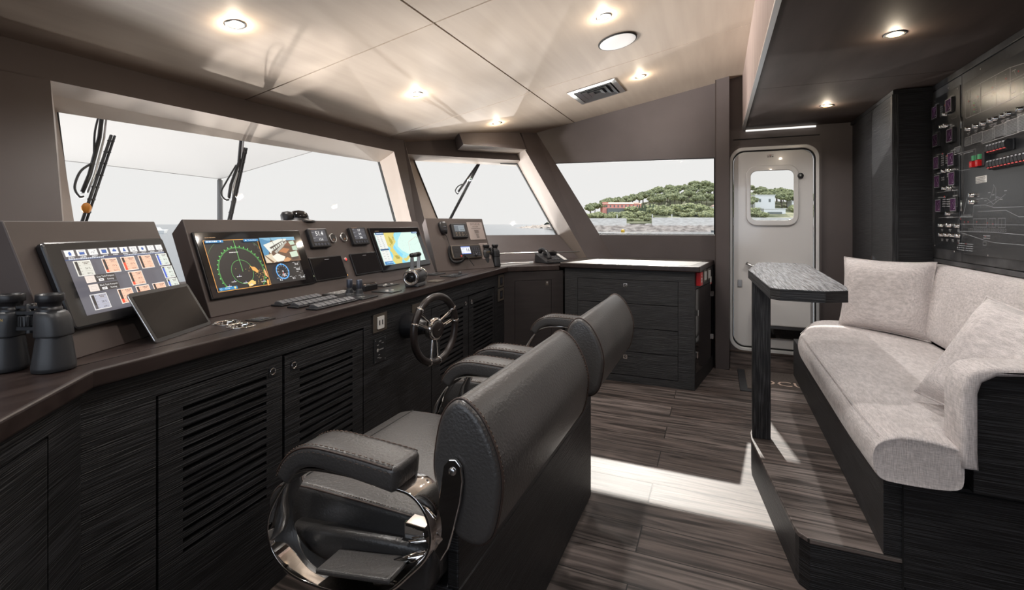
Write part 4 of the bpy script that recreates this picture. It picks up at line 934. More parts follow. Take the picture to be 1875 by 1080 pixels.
bn = binoculars('black binoculars standing on the worktop before the tank level screen', Matrix.Translation((.655, 1.488, ZW + .0006)) @ Matrix.Translation((0, 0, 0)) @ Rz(-66) @ Tr(-.057, 0, 0))
dup(bn, Matrix.Translation((3.63, 1.73, ZW + .0006)) @ Rz(-25), None, 'black binoculars standing on the worktop between radio panel and telephone')
# telephone
ph = T('telephone', 'black desk telephone with handset on the corner worktop', 'telephone', Matrix.Translation((4.26, 1.40, ZW + .0006)) @ Rz(-40) @ Matrix.Scale(1, 4))
WG = frame((0, 0, 0), (1, 0, 0), (0, 1, 0))
m = MB(); m.hexa([V((-.13, -.11, 0)), V((.13, -.11, 0)), V((.13, .11, 0)), V((-.13, .11, 0))], [V((-.13, -.11, .018)), V((.13, -.11, .018)), V((.125, .105, .085)), V((-.125, .105, .085))], BLACK); m.build('base', ph, bevel=.006)
PT = frame((-.13, -.11, .0185), (1, 0, 0), (0, .215, .067))
m = MB()
for i in range(3):
    for j in range(4): m.box(.092 + .027 * i, .112 + .027 * i, .04 + .022 * j, .055 + .022 * j, 0, .005, STAND, PT)
for j in range(5): m.box(.18, .195, .03 + .026 * j, .044 + .026 * j, 0, .004, STAND, PT)
m.build('keypad', ph)
m = MB(); m.box(.205, .24, .03, .19, .0005, .002, WHITEP, PT); m.build('label_strip', ph)
m = MB(); m.box(.08, .2, .16, .205, 0, .03, BLACK, PT); m.box(.09, .19, .165, .2, .03, .031, GLOSSBLK, PT); m.build('display', ph, bevel=.003)
hp = spline([(.038, .02, .02), (.036, .05, .052), (.036, .1, .066), (.036, .16, .06), (.038, .195, .026)], 6)
m = MB(); m.tube([PT @ p for p in hp], .015, BLACK, 12, rs=[.023 if i < 4 or i > len(hp) - 5 else .0155 for i in range(len(hp))]); m.build('handset', ph)
cbl = MB(); cbl.tube(spline([(3.82, 1.88, ZW + .005), (3.9, 1.74, ZW + .006), (4.02, 1.68, ZW + .006), (4.08, 1.60, ZW + .006), (4.16, 1.55, ZW + .006)], 8), .0045, WHITEP, 8)
tag(cbl.build('cable'), 'pale thin cable lying on the worktop beside the telephone', 'cable')

# ------------------------------------------------------------------ on the console face
FCF = CF @ frame((0, .0298, 0), (1, 0, 0), (0, 0, 1))
so = T('power_socket', 'white double slot socket in a square bronze plate by the wheel', 'socket', FCF @ Tr(1.238, .823, 0))
m = MB(); m.box(-.057, .057, -.044, .044, 0, .006, BRONZE); m.build('plate', so, bevel=.002)
m = MB(); m.prism(rrect(-.027, -.03, .027, .03, .004), .006, .010, WHITEP); m.build('insert', so)
m = MB(); m.box(-.016, -.008, -.012, .012, .0101, .0104, GAP); m.box(.008, .016, -.012, .012, .0101, .0104, GAP); m.build('slots', so)
bp_ = T('thruster_switch', 'small black printed control panel below the bronze socket plate', 'control panel', FCF @ Tr(1.238, .69, 0))
m = MB(); m.box(-.048, .048, -.058, .058, 0, .004, PANELBLK); m.build('plate', bp_, bevel=.001)
q = Canvas(w0=.0042)
for i, (u, v) in enumerate(((0, .042), (.02, .03), (-.02, .026), (-.01, -.022), (0, -.04), (-.016, -.034))): q.dashes(u - .007, u + .009, v, .003, (170, 168, 165), i)
q.rect(-.03, -.006, -.016, .010, (150, 148, 146)); q.dashes(-.014, .026, .002, .006, (150, 148, 146), 3)
for u, v in ((-.04, -.05), (.04, -.05), (-.04, .05), (.04, .05)): q.disc(u, v, .002, (170, 170, 170), 8)
q.build('printing', bp_)
kl = T('key_switch', 'small plate with a key switch behind the steering wheel rim', 'switch', FCF @ Tr(1.585, .83, 0))
m = MB(); m.box(-.045, .045, -.03, .03, 0, .004, BRONZE); m.build('plate', kl, bevel=.001); m = MB(); m.lathe([(.013, .004), (.012, .02), (.001, .021)], BLACK, 16, Tr(.025, 0, 0)); m.build('key', kl)
for v, lab in ((.835, 'upper of two bronze framed rocker switches at the cabinet end'), (.725, 'lower of two bronze framed rocker switches at the cabinet end')):
    d = T('rocker_switch', lab, 'switch', FCF @ Tr(2.94, v, 0), 'rocker switches at the helm cabinet end')
    m = MB(); m.box(-.065, .065, -.05, .05, 0, .007, BRONZE); m.build('plate', d, bevel=.002); m = MB(); m.box(-.03, .03, -.032, .032, .007, .010, BLACK); m.box(-.012, .012, -.018, .018, .010, .0125, GREYMET); m.build('rocker', d)
# steering wheel
axd = V((-math.sin(R(7)) * 1, -math.cos(R(7)), 0))
HUB = cs(1.445, -.155, .762)
SWF = frame(HUB, (math.cos(R(-7)), math.sin(R(-7)), 0), (0, 0, 1))      # z towards the helmsman
sw = T('steering_wheel', 'steering wheel with leather rim and three chrome spokes', 'steering wheel', SWF)
col = MB(); col.lathe([(.066, -.186), (.068, -.176), (.066, -.16), (.045, -.10), (.035, -.07), (.03, -.03), (.001, -.03)], BLACK, 28); col.build('column', sw)
RR_ = .166; rt = .0185
m = MB(); m.tube([(RR_ * math.cos(2 * PI * i / 64), RR_ * math.sin(2 * PI * i / 64), .012) for i in range(64)], rt, mk('wheel_leather', (.018, .013, .012, 1), .32, bump=.15, bscale=(200, 200, 200), dist=.001), 14, closed=True); m.build('rim', sw)
for ang in (20, 150, 265):
    m = MB()
    for dd in (-13, 13):
        a = R(ang + dd); P = [(RR_ * math.cos(a + R(t_)), RR_ * math.sin(a + R(t_)), .012) for t_ in (-1.8, 1.8)]; m.tube(P, rt + .0018, CHROME, 16)
    m.build('rim_band', sw)
    sp = MB()
    for off in (-.022, .022):
        a = R(ang); dx, dy = math.cos(a), math.sin(a); px, py = -dy * off, dx * off
        sp.hexa([V((dx * .05 + px * .7 - dy * -.008, dy * .05 + py * .7 + dx * -.008, .002)), V((dx * .05 + px * .7 - dy * .008, dy * .05 + py * .7 + dx * .008, .002)), V((dx * .152 + px * 1.15 - dy * .007, dy * .152 + py * 1.15 + dx * .007, .008)), V((dx * .152 + px * 1.15 - dy * -.007, dy * .152 + py * 1.15 + dx * -.007, .008))],
                [V((dx * .05 + px * .7 - dy * -.006, dy * .05 + py * .7 + dx * -.006, .014)), V((dx * .05 + px * .7 - dy * .006, dy * .05 + py * .7 + dx * .006, .014)), V((dx * .152 + px * 1.15 - dy * .005, dy * .152 + py * 1.15 + dx * .005, .018)), V((dx * .152 + px * 1.15 - dy * -.005, dy * .152 + py * 1.15 + dx * -.005, .018))], CHROME)
    sp.build('spoke', sw, bevel=.003)
m = MB(); m.lathe([(.03, -.03), (.052, -.02), (.058, 0), (.058, .014), (.053, .024), (.044, .026)], CHROME, 40); m.build('hub', sw)
m = MB(); m.lathe([(.0445, .022), (.043, .028), (.03, .031), (.001, .032)], MATS['wheel_leather'], 36); m.build('horn_cap', sw); q = Canvas(w0=.0325); q.line([(-.004, -.003), (.004, -.003), (.012, .002)], .002, (170, 168, 165)); q.build('emblem', sw)

# ------------------------------------------------------------------ helm chairs on their plinth
hp_ = MB(); hp_.box(1.0, 2.295, .56, .98, 0, .4395, WOOD); hp_.box(1.0, 2.295, .56, .59, .4395, .62, WOOD)
tag(hp_.build('chair_plinth', bevel=.004), 'long black oak plinth carrying the two helm chairs', 'plinth')
CHX, CHY, CHZ = 1.26, .75, .44
def chair(label):
    r = T('helm_chair', label, 'chair', Tr(CHX, CHY, CHZ), 'leather helm chairs')
    off = (CHX, CHY, CHZ)
    # backrest: wing-shaped profile in (y, z) carried across the chair
    pr = spline([(0, .512, .662), (0, .555, .76), (0, .552, .84), (0, .532, .905), (0, .496, .934), (0, .456, .912), (0, .426, .868), (0, .407, .82), (0, .400, .77), (0, .410, .70), (0, .428, .657), (0, .462, .640)], 5, True)
    pr = [(p.y, p.z) for p in pr]
    m = MB(); slab_yz(pr, .882, 1.615, .014, LEATHER, m); m.build('backrest', r, off=off)
    for xx, sg in ((.895, -1), (1.602, 1)):
        st = MB()
        st.tube([(xx, p[0], p[1]) for p in inset(pr, -.0012)], .0026, PIPING, 6, closed=True)
        for dx in (.007, -.007):
            q_ = inset(pr, .0015 if dx * -sg < 0 else -.0012)
            L = [V((xx + dx * 1.0, p[0], p[1])) for p in (inset(pr, .004) if dx * sg > 0 else inset(pr, -.0006))]
            acc = 0
            for k in range(len(L)):
                a, b = L[k], L[(k + 1) % len(L)]; d = (b - a).length; nst = max(1, int(round(d / .009)))
                for i in range(nst):
                    st.tube([a.lerp(b, (i + .2) / nst), a.lerp(b, (i + .75) / nst)], .0013, STITCH, 4)
        st.build('stitching', r, off=off)
    # seat cushion
    sp = [(.61, .60), (.66, .603), (.80, .604), (1.0, .604), (1.06, .600), (1.11, .585), (1.145, .55), (1.15, .51), (1.12, .47), (1.06, .445), (.9, .44), (.7, .44), (.64, .44), (.60, .47), (.595, .55)]
    sp = [(p.y, p.z) for p in spline([(0, *p) for p in sp], 4, True)]
    m = MB(); slab_yz(sp, .975, 1.545, .02, LEATHER, m); m.build('seat_cushion', r, off=off)
    m = MB(); m.tube([(.985, 1.052, .6005), (1.535, 1.052, .6005)], .003, GAP, 6); m.build('seat_seam', r, off=off)
    for xx in (.982, 1.538):
        m = MB()
        L = [V((xx, y_, z_)) for y_, z_ in ((.62, .596), (.8, .5985), (1.0, .598), (1.06, .594), (1.11, .579), (1.138, .549), (1.143, .51), (1.115, .474))]
        m.tube(L, .0028, PIPING, 6)
        for a, b in zip(L[:-1], L[1:]):
            k_ = max(1, int((b - a).length / .009))
            for i in range(k_):
                for o_ in (V((.006 if xx < 1.2 else -.006, 0, .0042)), V((-.0035 if xx < 1.2 else .0035, 0, -.006))): m.tube([a.lerp(b, (i + .2) / k_) + o_, a.lerp(b, (i + .75) / k_) + o_], .0012, STITCH, 4)
        m.build('piping', r, off=off)
    m = MB(); slab_yz([(.60, .48), (.61, .452), (.64, .4405), (1.0, .4405), (1.04, .46), (1.02, .52), (.60, .56)], .94, 1.58, .02, LEATHER, m); m.build('seat_shell', r, off=off)
    # armrests: chrome hoop, padded arm, tray pad, bracket
    for sg, xo in ((1, 0), (-1, 2 * CHX)):
        X_ = lambda x: xo + sg * x
        hoop = [(.63, .742), (.585, .735), (.552, .705), (.538, .66), (.548, .615), (.59, .565), (.65, .51), (.74, .476), (.84, .466), (.93, .472), (.985, .505), (1.006, .555), (.998, .605), (.970, .655), (.944, .69), (.915, .718), (.86, .738), (.75, .745)]
        hs = [(p.y, p.z) for p in spline([(0, *p) for p in hoop], 5, True)]; hi = inset(hs, .007 if True else 0)
        ar = sum(hs[i][0] * hs[(i + 1) % len(hs)][1] - hs[(i + 1) % len(hs)][0] * hs[i][1] for i in range(len(hs)))
        m = MB(); x0, x1 = .85, .925; n = len(hs)
        vs = [(X_(x0), *p) for p in hs] + [(X_(x1), *p) for p in hs] + [(X_(x0), *p) for p in hi] + [(X_(x1), *p) for p in hi]; fs = []
        for k in range(n):
            j = (k + 1) % n; fs += [(k, j, n + j, n + k), (2 * n + k, 3 * n + k, 3 * n + j, 2 * n + j), (k, 2 * n + k, 2 * n + j, j), (n + k, n + j, 3 * n + j, 3 * n + k)]
        m.add(vs, fs, CHROME, True); h = m.build('arm_hoop', r, off=off, bevel=.0015, ang=50)
        ap = [(.632, .760), (.70, .765), (.78, .769), (.85, .769), (.893, .757), (.924, .733), (.944, .704)]
        ap = spline([(0, *p) for p in ap], 5); m = MB(); lo = []; N_ = len(ap)
        for i, p in enumerate(ap):
            t_ = (ap[min(i + 1, N_ - 1)] - ap[max(i - 1, 0)]).normalized(); nn_ = V((0, -t_.z, t_.y))
            hw, hh = .050, .028 - .006 * i / N_
            lo.append([V((X_(.888 + px), p.y + nn_.y * py, p.z + nn_.z * py)) for px, py in rrect(-hw, -hh, hw, hh, .013, 4)])
        def cap(l, d, k):
            c_ = sum(l, V()) / len(l); return [c_ + (p - c_) * k + d for p in l]
        t0 = (ap[0] - ap[1]).normalized(); t1 = (ap[-1] - ap[-2]).normalized()
        lo = [cap(lo[0], t0 * .012, .6), cap(lo[0], t0 * .008, .88)] + lo + [cap(lo[-1], t1 * .008, .88), cap(lo[-1], t1 * .012, .6)]
        m.loft(lo, LEATHER); pad = m.build('arm_pad', r, off=off)
        m = MB()
        for side in (-1, 1):
            L = []
            for i, p in enumerate(ap):
                t_ = (ap[min(i + 1, N_ - 1)] - ap[max(i - 1, 0)]).normalized(); nn_ = V((0, -t_.z, t_.y)); hh = .028 - .006 * i / N_
                L.append(V((X_(.888 + side * .0465), p.y + nn_.y * (hh - .0035), p.z + nn_.z * (hh - .0035))))
            m.tube(L, .0024, PIPING, 6)
            for i in range(len(L) - 1):
                for o_ in (V((-.006 * side * sg, 0, .0055)), V((.0028 * side * sg, 0, -.009))): m.tube([L[i].lerp(L[i + 1], .1) + o_, L[i].lerp(L[i + 1], .65) + o_], .0012, STITCH, 4)
        m.build('stitching', pad, off=off if False else (0, 0, 0), M=Tr(-CHX, -CHY, -CHZ))
        m = MB(); m.hexa([V((X_(.858), .65, .522)), V((X_(.958), .65, .522)), V((X_(.958), .86, .487)), V((X_(.858), .86, .487))], [V((X_(.858), .65, .535)), V((X_(.958), .65, .535)), V((X_(.958), .86, .50)), V((X_(.858), .86, .50))], LEATHER); m.build('tray_pad', r, off=off, bevel=.006, seg=3)
        m = MB(); m.tube([(X_(.962), .60, .575), (X_(.962), .70, .536), (X_(.962), .94, .50)], .006, CHROME, 12); m.tube([(X_(.93), .60, .56), (X_(.93), .66, .53), (X_(.91), .735, .497)], .010, CHROME, 12); m.build('hinge_bar', r, off=off)
        m = MB(); m.hexa([V((X_(.968), .625, .535)), V((X_(.968), .69, .525)), V((X_(.968), .69, .59)), V((X_(.968), .64, .61))], [V((X_(.975), .625, .535)), V((X_(.975), .69, .525)), V((X_(.975), .69, .59)), V((X_(.975), .64, .61))], CHROME); m.box(min(X_(.935), X_(.975)), max(X_(.935), X_(.975)), .60, .665, .602, .612, CHROME); m.build('hinge_plate', r, off=off, bevel=.003)
        BX = frame((0, 0, 0), (0, 1, 0), (0, 0, 1))
        m = MB(); m.lathe([(.001, -.004), (.010, -.004), (.0125, 0), (.0125, .012), (.001, .0125)], CHROME, 20, Tr(X_(.945) - .006, .585, .60) @ BX); m.build('pivot_knob', r, off=off)
        m = MB(); br = [(.555, .63), (.538, .70), (.527, .77), (.522, .80), (.510, .815), (.494, .818), (.482, .805), (.478, .775), (.484, .73), (.497, .68), (.512, .63), (.53, .60)]
        m.prism(br, X_(.874) - .004, X_(.874) + .004, CHROME, BX); bk = m.build('back_bracket', r, off=off, bevel=.002)
        m = MB(); m.lathe([(.001, -.008), (.007, -.008), (.0085, -.005), (.0085, .008), (.001, .0085)], STEEL, 16, Tr(X_(.874), .501, .793) @ BX); m.build('bolt', bk, M=Tr(0, 0, 0) if False else None, off=off)
        m = MB(); m.tube([(X_(.868), .545, .655), (X_(.93), .555, .64), (X_(.99), .62, .60)], .022, CHROME, 14); m.build('arm_socket', r, off=off)
    return r
ch1 = chair('black leather helm chair with chrome arm hoop in front of the louvred doors')
dup(ch1, Tr(CHX + .945, CHY, CHZ), None, 'black leather helm chair standing farther along, before the steering wheel and drawers')

# ------------------------------------------------------------------ seating: platform, sofa, table
SP = [(1.99, -.57), (1.99, -.30), (2.02, -.27), (2.05, -.262), (2.80, -.163), (2.88, -.163), (3.66, -.30), (3.72, -.34), (3.72, -.57)]
ST = T('step_platform', 'low platform step with smoked oak top along the sofa', 'step', Tr(2.8, -.4, 0))
m = MB(); m.prism(SP, 0, .172, WOOD); m.build('riser', ST, off=(2.8, -.4, 0))
m = MB(); m.prism(inset(SP, -.004), .172, .19, FLOORM); m.build('tread', ST, off=(2.8, -.4, 0), bevel=.004)
so_ = T('sofa', 'pale grey linen sofa on a black oak base below the electrical panels', 'sofa', Tr(3.0, -.9, 0)); off = (3.0, -.9, 0)
m = MB(); m.box(1.99, 4.10, -1.36, -.572, 0, .456, WOOD); m.box(1.99, 4.10, -.575, -.512, .1905, .456, WOOD); m.build('base', so_, off=off, bevel=.002)
m = MB(); m.box(1.984, 1.992, -1.36, -.566, .10, .44, WOOD); m.build('end_panel', so_, off=off)
m = MB(); m.box(1.982, 1.985, -.566, -.562, .09, .444, GAP); m.box(1.982, 1.985, -1.3, -.562, .44, .444, GAP); m.build('panel_joint', so_, off=off)
# seat cushion: crowned top, soft edges, bowed front
m = MB(); lo = []; NX, XA, XB = 16, 1.955, 4.08
def edge_prof(k, x):
    front = -.468; back = -.705 if x < 2.055 else -1.16; zt, zb = .612, .458
    if x > 3.55: front -= (x - 3.55) * .30
    if x < 2.25: front -= (2.25 - x) * .03
    pts = [(front - .05, zb), (front - .015, zb + .004), (front, zb + .02), (front + .012, zb + .06), (front + .010, zb + .11), (front - .012, zb + .143), (front - .05, zb + .158), (front + (back - front) * .3, zb + .166), (front + (back - front) * .62, zb + .164), (back + .05, zb + .155), (back + .008, zb + .148), (back, zb + .13), (back, zb + .03), (back + .01, zb)]
    c_ = ((front + back) / 2, (zt + zb) / 2)
    return [(c_[0] + (p[0] - c_[0]) * (1 - (1 - k) * .1), c_[1] + (p[1] - c_[1]) * (k if p[1] > c_[1] else .6 + .4 * k)) for p in pts]
for i, (x, k) in enumerate([(1.934, .72), (1.928, .86), (1.934, .95), (1.955, .99)] + [(2.0, 1), (2.05, 1), (2.057, 1)] + [(2.10 + (4.03 - 2.10) * j / 14, 1) for j in range(15)] + [(4.07, .95), (4.09, .8), (4.095, .6)]):
    lo.append([(x, *p) for p in edge_prof(k, x)])
m.loft(lo, LINEN); cu = m.build('seat_cushion', so_, off=off); ss = cu.modifiers.new('s', 'SUBSURF'); ss.levels = 2; ss.render_levels = 2
m = MB(); m.tube([(x, edge_prof(k, x)[5][0] - .001, edge_prof(k, x)[5][1] + .0015) for x, k in [(1.95, .96), (1.98, 1)] + [(2.0 + 1.95 * j / 20, 1) for j in range(21)]], .0014, LINEN, 6); m.build('seam', cu, M=Tr(-3.0, .9, 0))
# back cushion with rounded top, turning the far corner
m = MB(); lo = []
def back_prof(): return [(-1.36, .60), (-1.10, .60), (-1.115, .70), (-1.15, .90), (-1.17, 1.00), (-1.19, 1.045), (-1.22, 1.062), (-1.26, 1.062), (-1.30, 1.05), (-1.36, 1.02)]
for x, k in [(1.99, .9), (1.992, 1)] + [(2.0 + 1.55 * j / 10, 1) for j in range(11)]: lo.append([(x, *p) for p in back_prof()])
cx, cy = 3.55, -1.10
for j in range(1, 7):
    a = R(90 * j / 6 * .9); rr0 = []
    for (y_, z_) in back_prof():
        rad = -(y_ - cy) + .0; rad = max(rad, 0.005); rr0.append((cx + rad * math.sin(a) * 1.35 + .0, cy - rad * math.cos(a), z_))
    lo.append(rr0)
m.loft(lo, LINEN); bc = m.build('back_cushion', so_, off=off); ss = bc.modifiers.new('s', 'SUBSURF'); ss.levels = 1; ss.render_levels = 2
# arm: linen band round a ribbed oak panel
arm_o = [(-.695, .545), (-.690, .60), (-.690, .78), (-.698, .825), (-.722, .852), (-.765, .866), (-.85, .872), (-1.36, .872), (-1.36, .845), (-.85, .846), (-.775, .838), (-.742, .815), (-.732, .78), (-.732, .60), (-.735, .545)]
m = MB(); slab_yz(arm_o, 1.915, 2.05, .014, LINEN, m); m.build('arm_cover', so_, off=off)
m = MB(); m.prism([(-.7325, .462), (-.7325, .78), (-.742, .813), (-.775, .836), (-.85, .8445), (-1.36, .8445), (-1.36, .462)], 1.952, 2.05, WOOD, frame((0, 0, 0), (0, 1, 0), (0, 0, 1))); m.build('arm_panel', so_, off=off)
# loose cushions
def pillow(name, label, F, sx, sy, dep, seed):
    rr_ = random.Random(seed); n = 22; vs = []; fs = []
    def P(i, j, sg):
        u, v = 2 * i / n - 1, 2 * j / n - 1
        k = 1 - .07 * (1 - u * u) * abs(v) ** 3; kx = 1 - .07 * (1 - v * v) * abs(u) ** 3
        h = ((1 - u ** 4) * (1 - v ** 4)) ** .55
        nz = noise.noise(V((u * 2.2 + seed, v * 2.2, sg))) * .12 + noise.noise(V((u * 5 + seed, v * 5, sg + 4))) * .05
        wr = .06 * math.sin(14 * (u + .3 * v) + seed) * max(0, abs(v) - .6) * 2
        return (u * sx * kx, v * sy * k, sg * dep * h * (1 + nz + wr))
    for sg in (1, -1):
        b = len(vs)
        for j in range(n + 1):
            for i in range(n + 1): vs.append(P(i, j, sg))
        for j in range(n):
            for i in range(n):
                f_ = [b + j * (n + 1) + i, b + j * (n + 1) + i + 1, b + (j + 1) * (n + 1) + i + 1, b + (j + 1) * (n + 1) + i]; fs.append(f_ if sg > 0 else f_[::-1])
    m = MB(); m.add(vs, fs, LINEN, True); t_ = T(name, label, 'cushion', F, 'loose linen cushions')
    o = m.build('cover', t_); s_ = o.modifiers.new('s', 'SUBSURF'); s_.levels = 1; s_.render_levels = 1
    pp = MB(); pp.tube([P(i, 0, 1) for i in range(n)] + [P(n, j, 1) for j in range(n)] + [P(n - i, n, 1) for i in range(n)] + [P(0, n - j, 1) for j in range(n)], .0045, LINEN, 6, closed=True); pp.build('piping', t_)
    return t_
pillow('cushion', 'square linen cushion standing upright in the far corner of the sofa', frame((3.735, -.965, .845), (-.684, -.73, 0), (.10, -.09, 1)), .262, .232, .075, 1)
ps = Matrix(((-.71 / 1, -.03 / .445, -.62, 2.135), (-.70, -.26 / .445, .70, -.917), (-.02, .36 / .445, .40, .802), (0, 0, 0, 1)))
ps[0][0], ps[1][0], ps[2][0] = -.80, -.60, -.02
pillow('cushion', 'linen cushion slumped against the near sofa arm', ps, .235, .218, .085, 5)
# table
TP = [(2.882, -.149), (3.433, -.231), (3.50, -.30), (3.45, -.487), (3.36, -.50), (2.25, -.462), (2.12, -.44), (2.07, -.36), (2.075, -.215), (2.11, -.185)]
TT = T('side_table', 'black oak high table with long clipped-corner top beside the sofa', 'table', Tr(2.84, -.21, 0))
m = MB(); m.prism(TP, 1.012, 1.0548, WOOD); m.prism(inset(TP, -.0005) if False else inset(TP, .0015), 1.0548, 1.0562, WOODX); m.build('tabletop', TT, off=(2.84, -.21, 0), bevel=.004)
m = MB(); m.box(2.815, 2.865, -.25, -.165, .1905, 1.011, WOODV); m.build('leg', TT, off=(2.84, -.21, 0), bevel=.002)
# tall cabinet in the corner
tc_ = T('tall_cabinet', 'tall black oak cabinet in the corner beside the white door', 'cabinet', Tr(4.2, -1.2, 0)); off = (4.2, -1.2, 0)
m = MB(); m.box(3.78, 4.845, -1.55, -1.035, 0, 2.12, WOOD); m.build('carcass', tc_, off=off)
m = MB(); m.box(3.77, 4.84, -1.55, -1.02, 2.12, 2.147, WOOD); m.build('cornice', tc_, off=off, bevel=.002)
m = MB(); m.box(3.77, 3.80, -1.05, -1.015, 0, 2.12, WOODV); m.build('corner_post', tc_, off=off, bevel=.002)
for x0, x1 in ((3.803, 4.218), (4.222, 4.64)):
    m = MB(); m.box(x0, x1, -1.036, -1.018, .5, 2.115, WOOD); d = m.build('door', tc_, off=off)
    if x0 < 4: m = MB(); m.box(4.18, 4.215, -1.018, -1.010, 1.04, 1.07, CHROME); m.build('latch', d, off=off)

# ------------------------------------------------------------------ electrical panels on the aft bulkhead
EP = frame((3.84, -1.22, 0), (-1, 0, 0), (0, 0, 1))       # u from the far end towards the camera
def eu(x): return 3.84 - x
XN = 2.3
eb = T('panel_housing', 'black oak framed housing around both electrical panels', 'cabinet', EP)
m = MB(); m.box(0, eu(XN), 1.066, 2.149, -.18, -.012, WOODP); m.build('back_board', eb)
m = MB()
m.box(0, eu(XN), 2.115, 2.149, -.012, 0, WOODP); m.box(0, .03, 1.066, 2.115, -.012, 0, WOODP); m.box(.0, eu(XN), 1.066, 1.09, -.012, 0, WOODP); m.build('outer_frame', eb, bevel=.002)
m = MB(); m.box(.035, .450, 1.094, 2.111, -.012, -.002, WOODP); d = m.build('door', eb, bevel=.002); 
m = MB(); m.box(.454, eu(XN), 1.094, 2.111, -.012, -.002, WOODP); d = m.build('door', eb, bevel=.002)
for z_ in (1.4, 1.85): 
    m = MB(); m.tube([(.452, z_ - .03, 0), (.452, z_ + .03, 0)], .004, STEEL, 8); m.build('hinge', eb)
def ebox(m, x0, x1, z0, z1, w0, w1, mat): m.box(eu(x1), eu(x0), z0, z1, w0, w1, mat)
WH = (150, 150, 152)
# left panel: ten meters and rows of buttons
E1_ = T('generator_panel', 'narrow black electrical panel with two columns of square meters', 'electrical panel', EP @ Tr(0, 0, -.0015))
m = MB(); ebox(m, 3.40, 3.735, 1.155, 2.06, 0, .004, PANELBLK); m.build('plate', E1_, bevel=.001)
q = Canvas(w0=.0043)
meters = [(3.70, 1.972), (3.505, 1.972), (3.687, 1.802), (3.49, 1.80), (3.673, 1.666), (3.475, 1.664), (3.662, 1.553), (3.463, 1.553), (3.645, 1.408), (3.443, 1.407)]
VIO = mk('meter_glass', (.075, .03, .08, 1), .15)
for k, (x, z_) in enumerate(meters):
    u = eu(x); g_ = MB(); g_.box(u - .041, u + .041, z_ - .041, z_ + .041, .004, .018, BLACK); g_.box(u - .035, u + .035, z_ - .034, z_ + .035, .018, .0185, VIO)
    o = g_.build('meter', E1_, bevel=.002)
    c2 = Canvas(w0=.0188); c2.frame(u - .035, z_ - .034, u + .035, z_ + .035, .003, (150, 150, 155)); c2.ring(u + .028, z_ - .026, .048, .0012, (130, 100, 140), 95, 175); c2.line([(u + .026, z_ - .024), (u + .0, z_ + .012)], .0012, (170, 150, 170)); c2.dashes(u + .006, u + .026, z_ - .022, .004, (150, 130, 150), k); c2.build('dial', o)
    q.dashes(u - .032, u + .03, z_ + .05, .007, WH, k)
q.line([(eu(3.49), 1.90), (eu(3.49), 1.89), (eu(3.43), 1.89), (eu(3.43), 1.90)], .002, WH)
q.line([(eu(3.69), 1.478), (eu(3.69), 1.488), (eu(3.41), 1.488), (eu(3.41), 1.478)], .002, WH); q.dashes(eu(3.58), eu(3.50), 1.492, .008, WH, 4)
q.line([(eu(3.66), 1.33), (eu(3.66), 1.338), (eu(3.38), 1.338), (eu(3.38), 1.33)], .002, WH); q.dashes(eu(3.56), eu(3.47), 1.338, .009, WH, 8)
for x, z0, z1 in ((3.62, 1.93, 1.99), (3.60, 1.64, 1.71), (3.535, 1.64, 1.69), (3.515, 1.56, 1.585), (3.59, 1.55, 1.57), (3.57, 1.40, 1.455), (3.51, 1.40, 1.44)):
    z_ = z1
    while z_ > z0: q.dashes(eu(x) - .022, eu(x) + .02, z_, .006, WH, int(z_ * 999)); z_ -= .013
for x, z_ in ((3.56, 1.985), (3.59, 1.71), (3.53, 1.69), (3.565, 1.458)): q.rect(eu(x), z_ - .004, eu(x) + .008, z_ + .004, (230, 70, 60))
q.build('lettering', E1_)
btn0 = None
def knob(par, x, z_, r_=.0105, base=.004, nm='knob', mat=CHROME):
    m = MB(); m.lathe([(r_ * 1.15, base), (r_ * 1.15, base + .003), (r_, base + .004), (r_, base + .016), (r_ * .7, base + .019), (.001, base + .019)], mat, 16); m.box(-.001, .001, -r_ * .9, r_ * .9, base + .018, base + .0215, STEEL)
    return m.build(nm, par, M=Tr(eu(x), z_, 0))
k0 = None
for x, z_ in ((3.57, 1.935), (3.61, 1.87), (3.583, 1.868), (3.555, 1.868), (3.585, 1.607), (3.522, 1.606), (3.575, 1.507), (3.512, 1.506), (3.527, 1.36), (3.625, 1.292), (3.518, 1.292), (3.412, 1.29), (3.62, 1.237), (3.551, 1.238), (3.476, 1.237), (3.405, 1.236)):
    if k0 is None: k0 = knob(E1_, x, z_)
    else: dup(k0, Tr(eu(x), z_, 0), E1_)
    q2 = None
q = Canvas(w0=.0043)
for x, z_ in ((3.625, 1.268), (3.518, 1.268), (3.412, 1.266), (3.62, 1.211), (3.551, 1.211), (3.476, 1.211), (3.405, 1.211)): q.dashes(eu(x) - .016, eu(x) + .016, z_, .005, WH, int(x * 77)); q.dashes(eu(x) - .010, eu(x) + .012, z_ - .008, .005, WH, int(x * 57))
for x, z_ in ((3.72, 2.045), (3.42, 2.045), (3.42, 1.17), (3.72, 1.17), (3.72, 1.60), (3.415, 1.60)): q.disc(eu(x), z_, .004, (190, 190, 190), 10)
q.build('lettering', E1_)
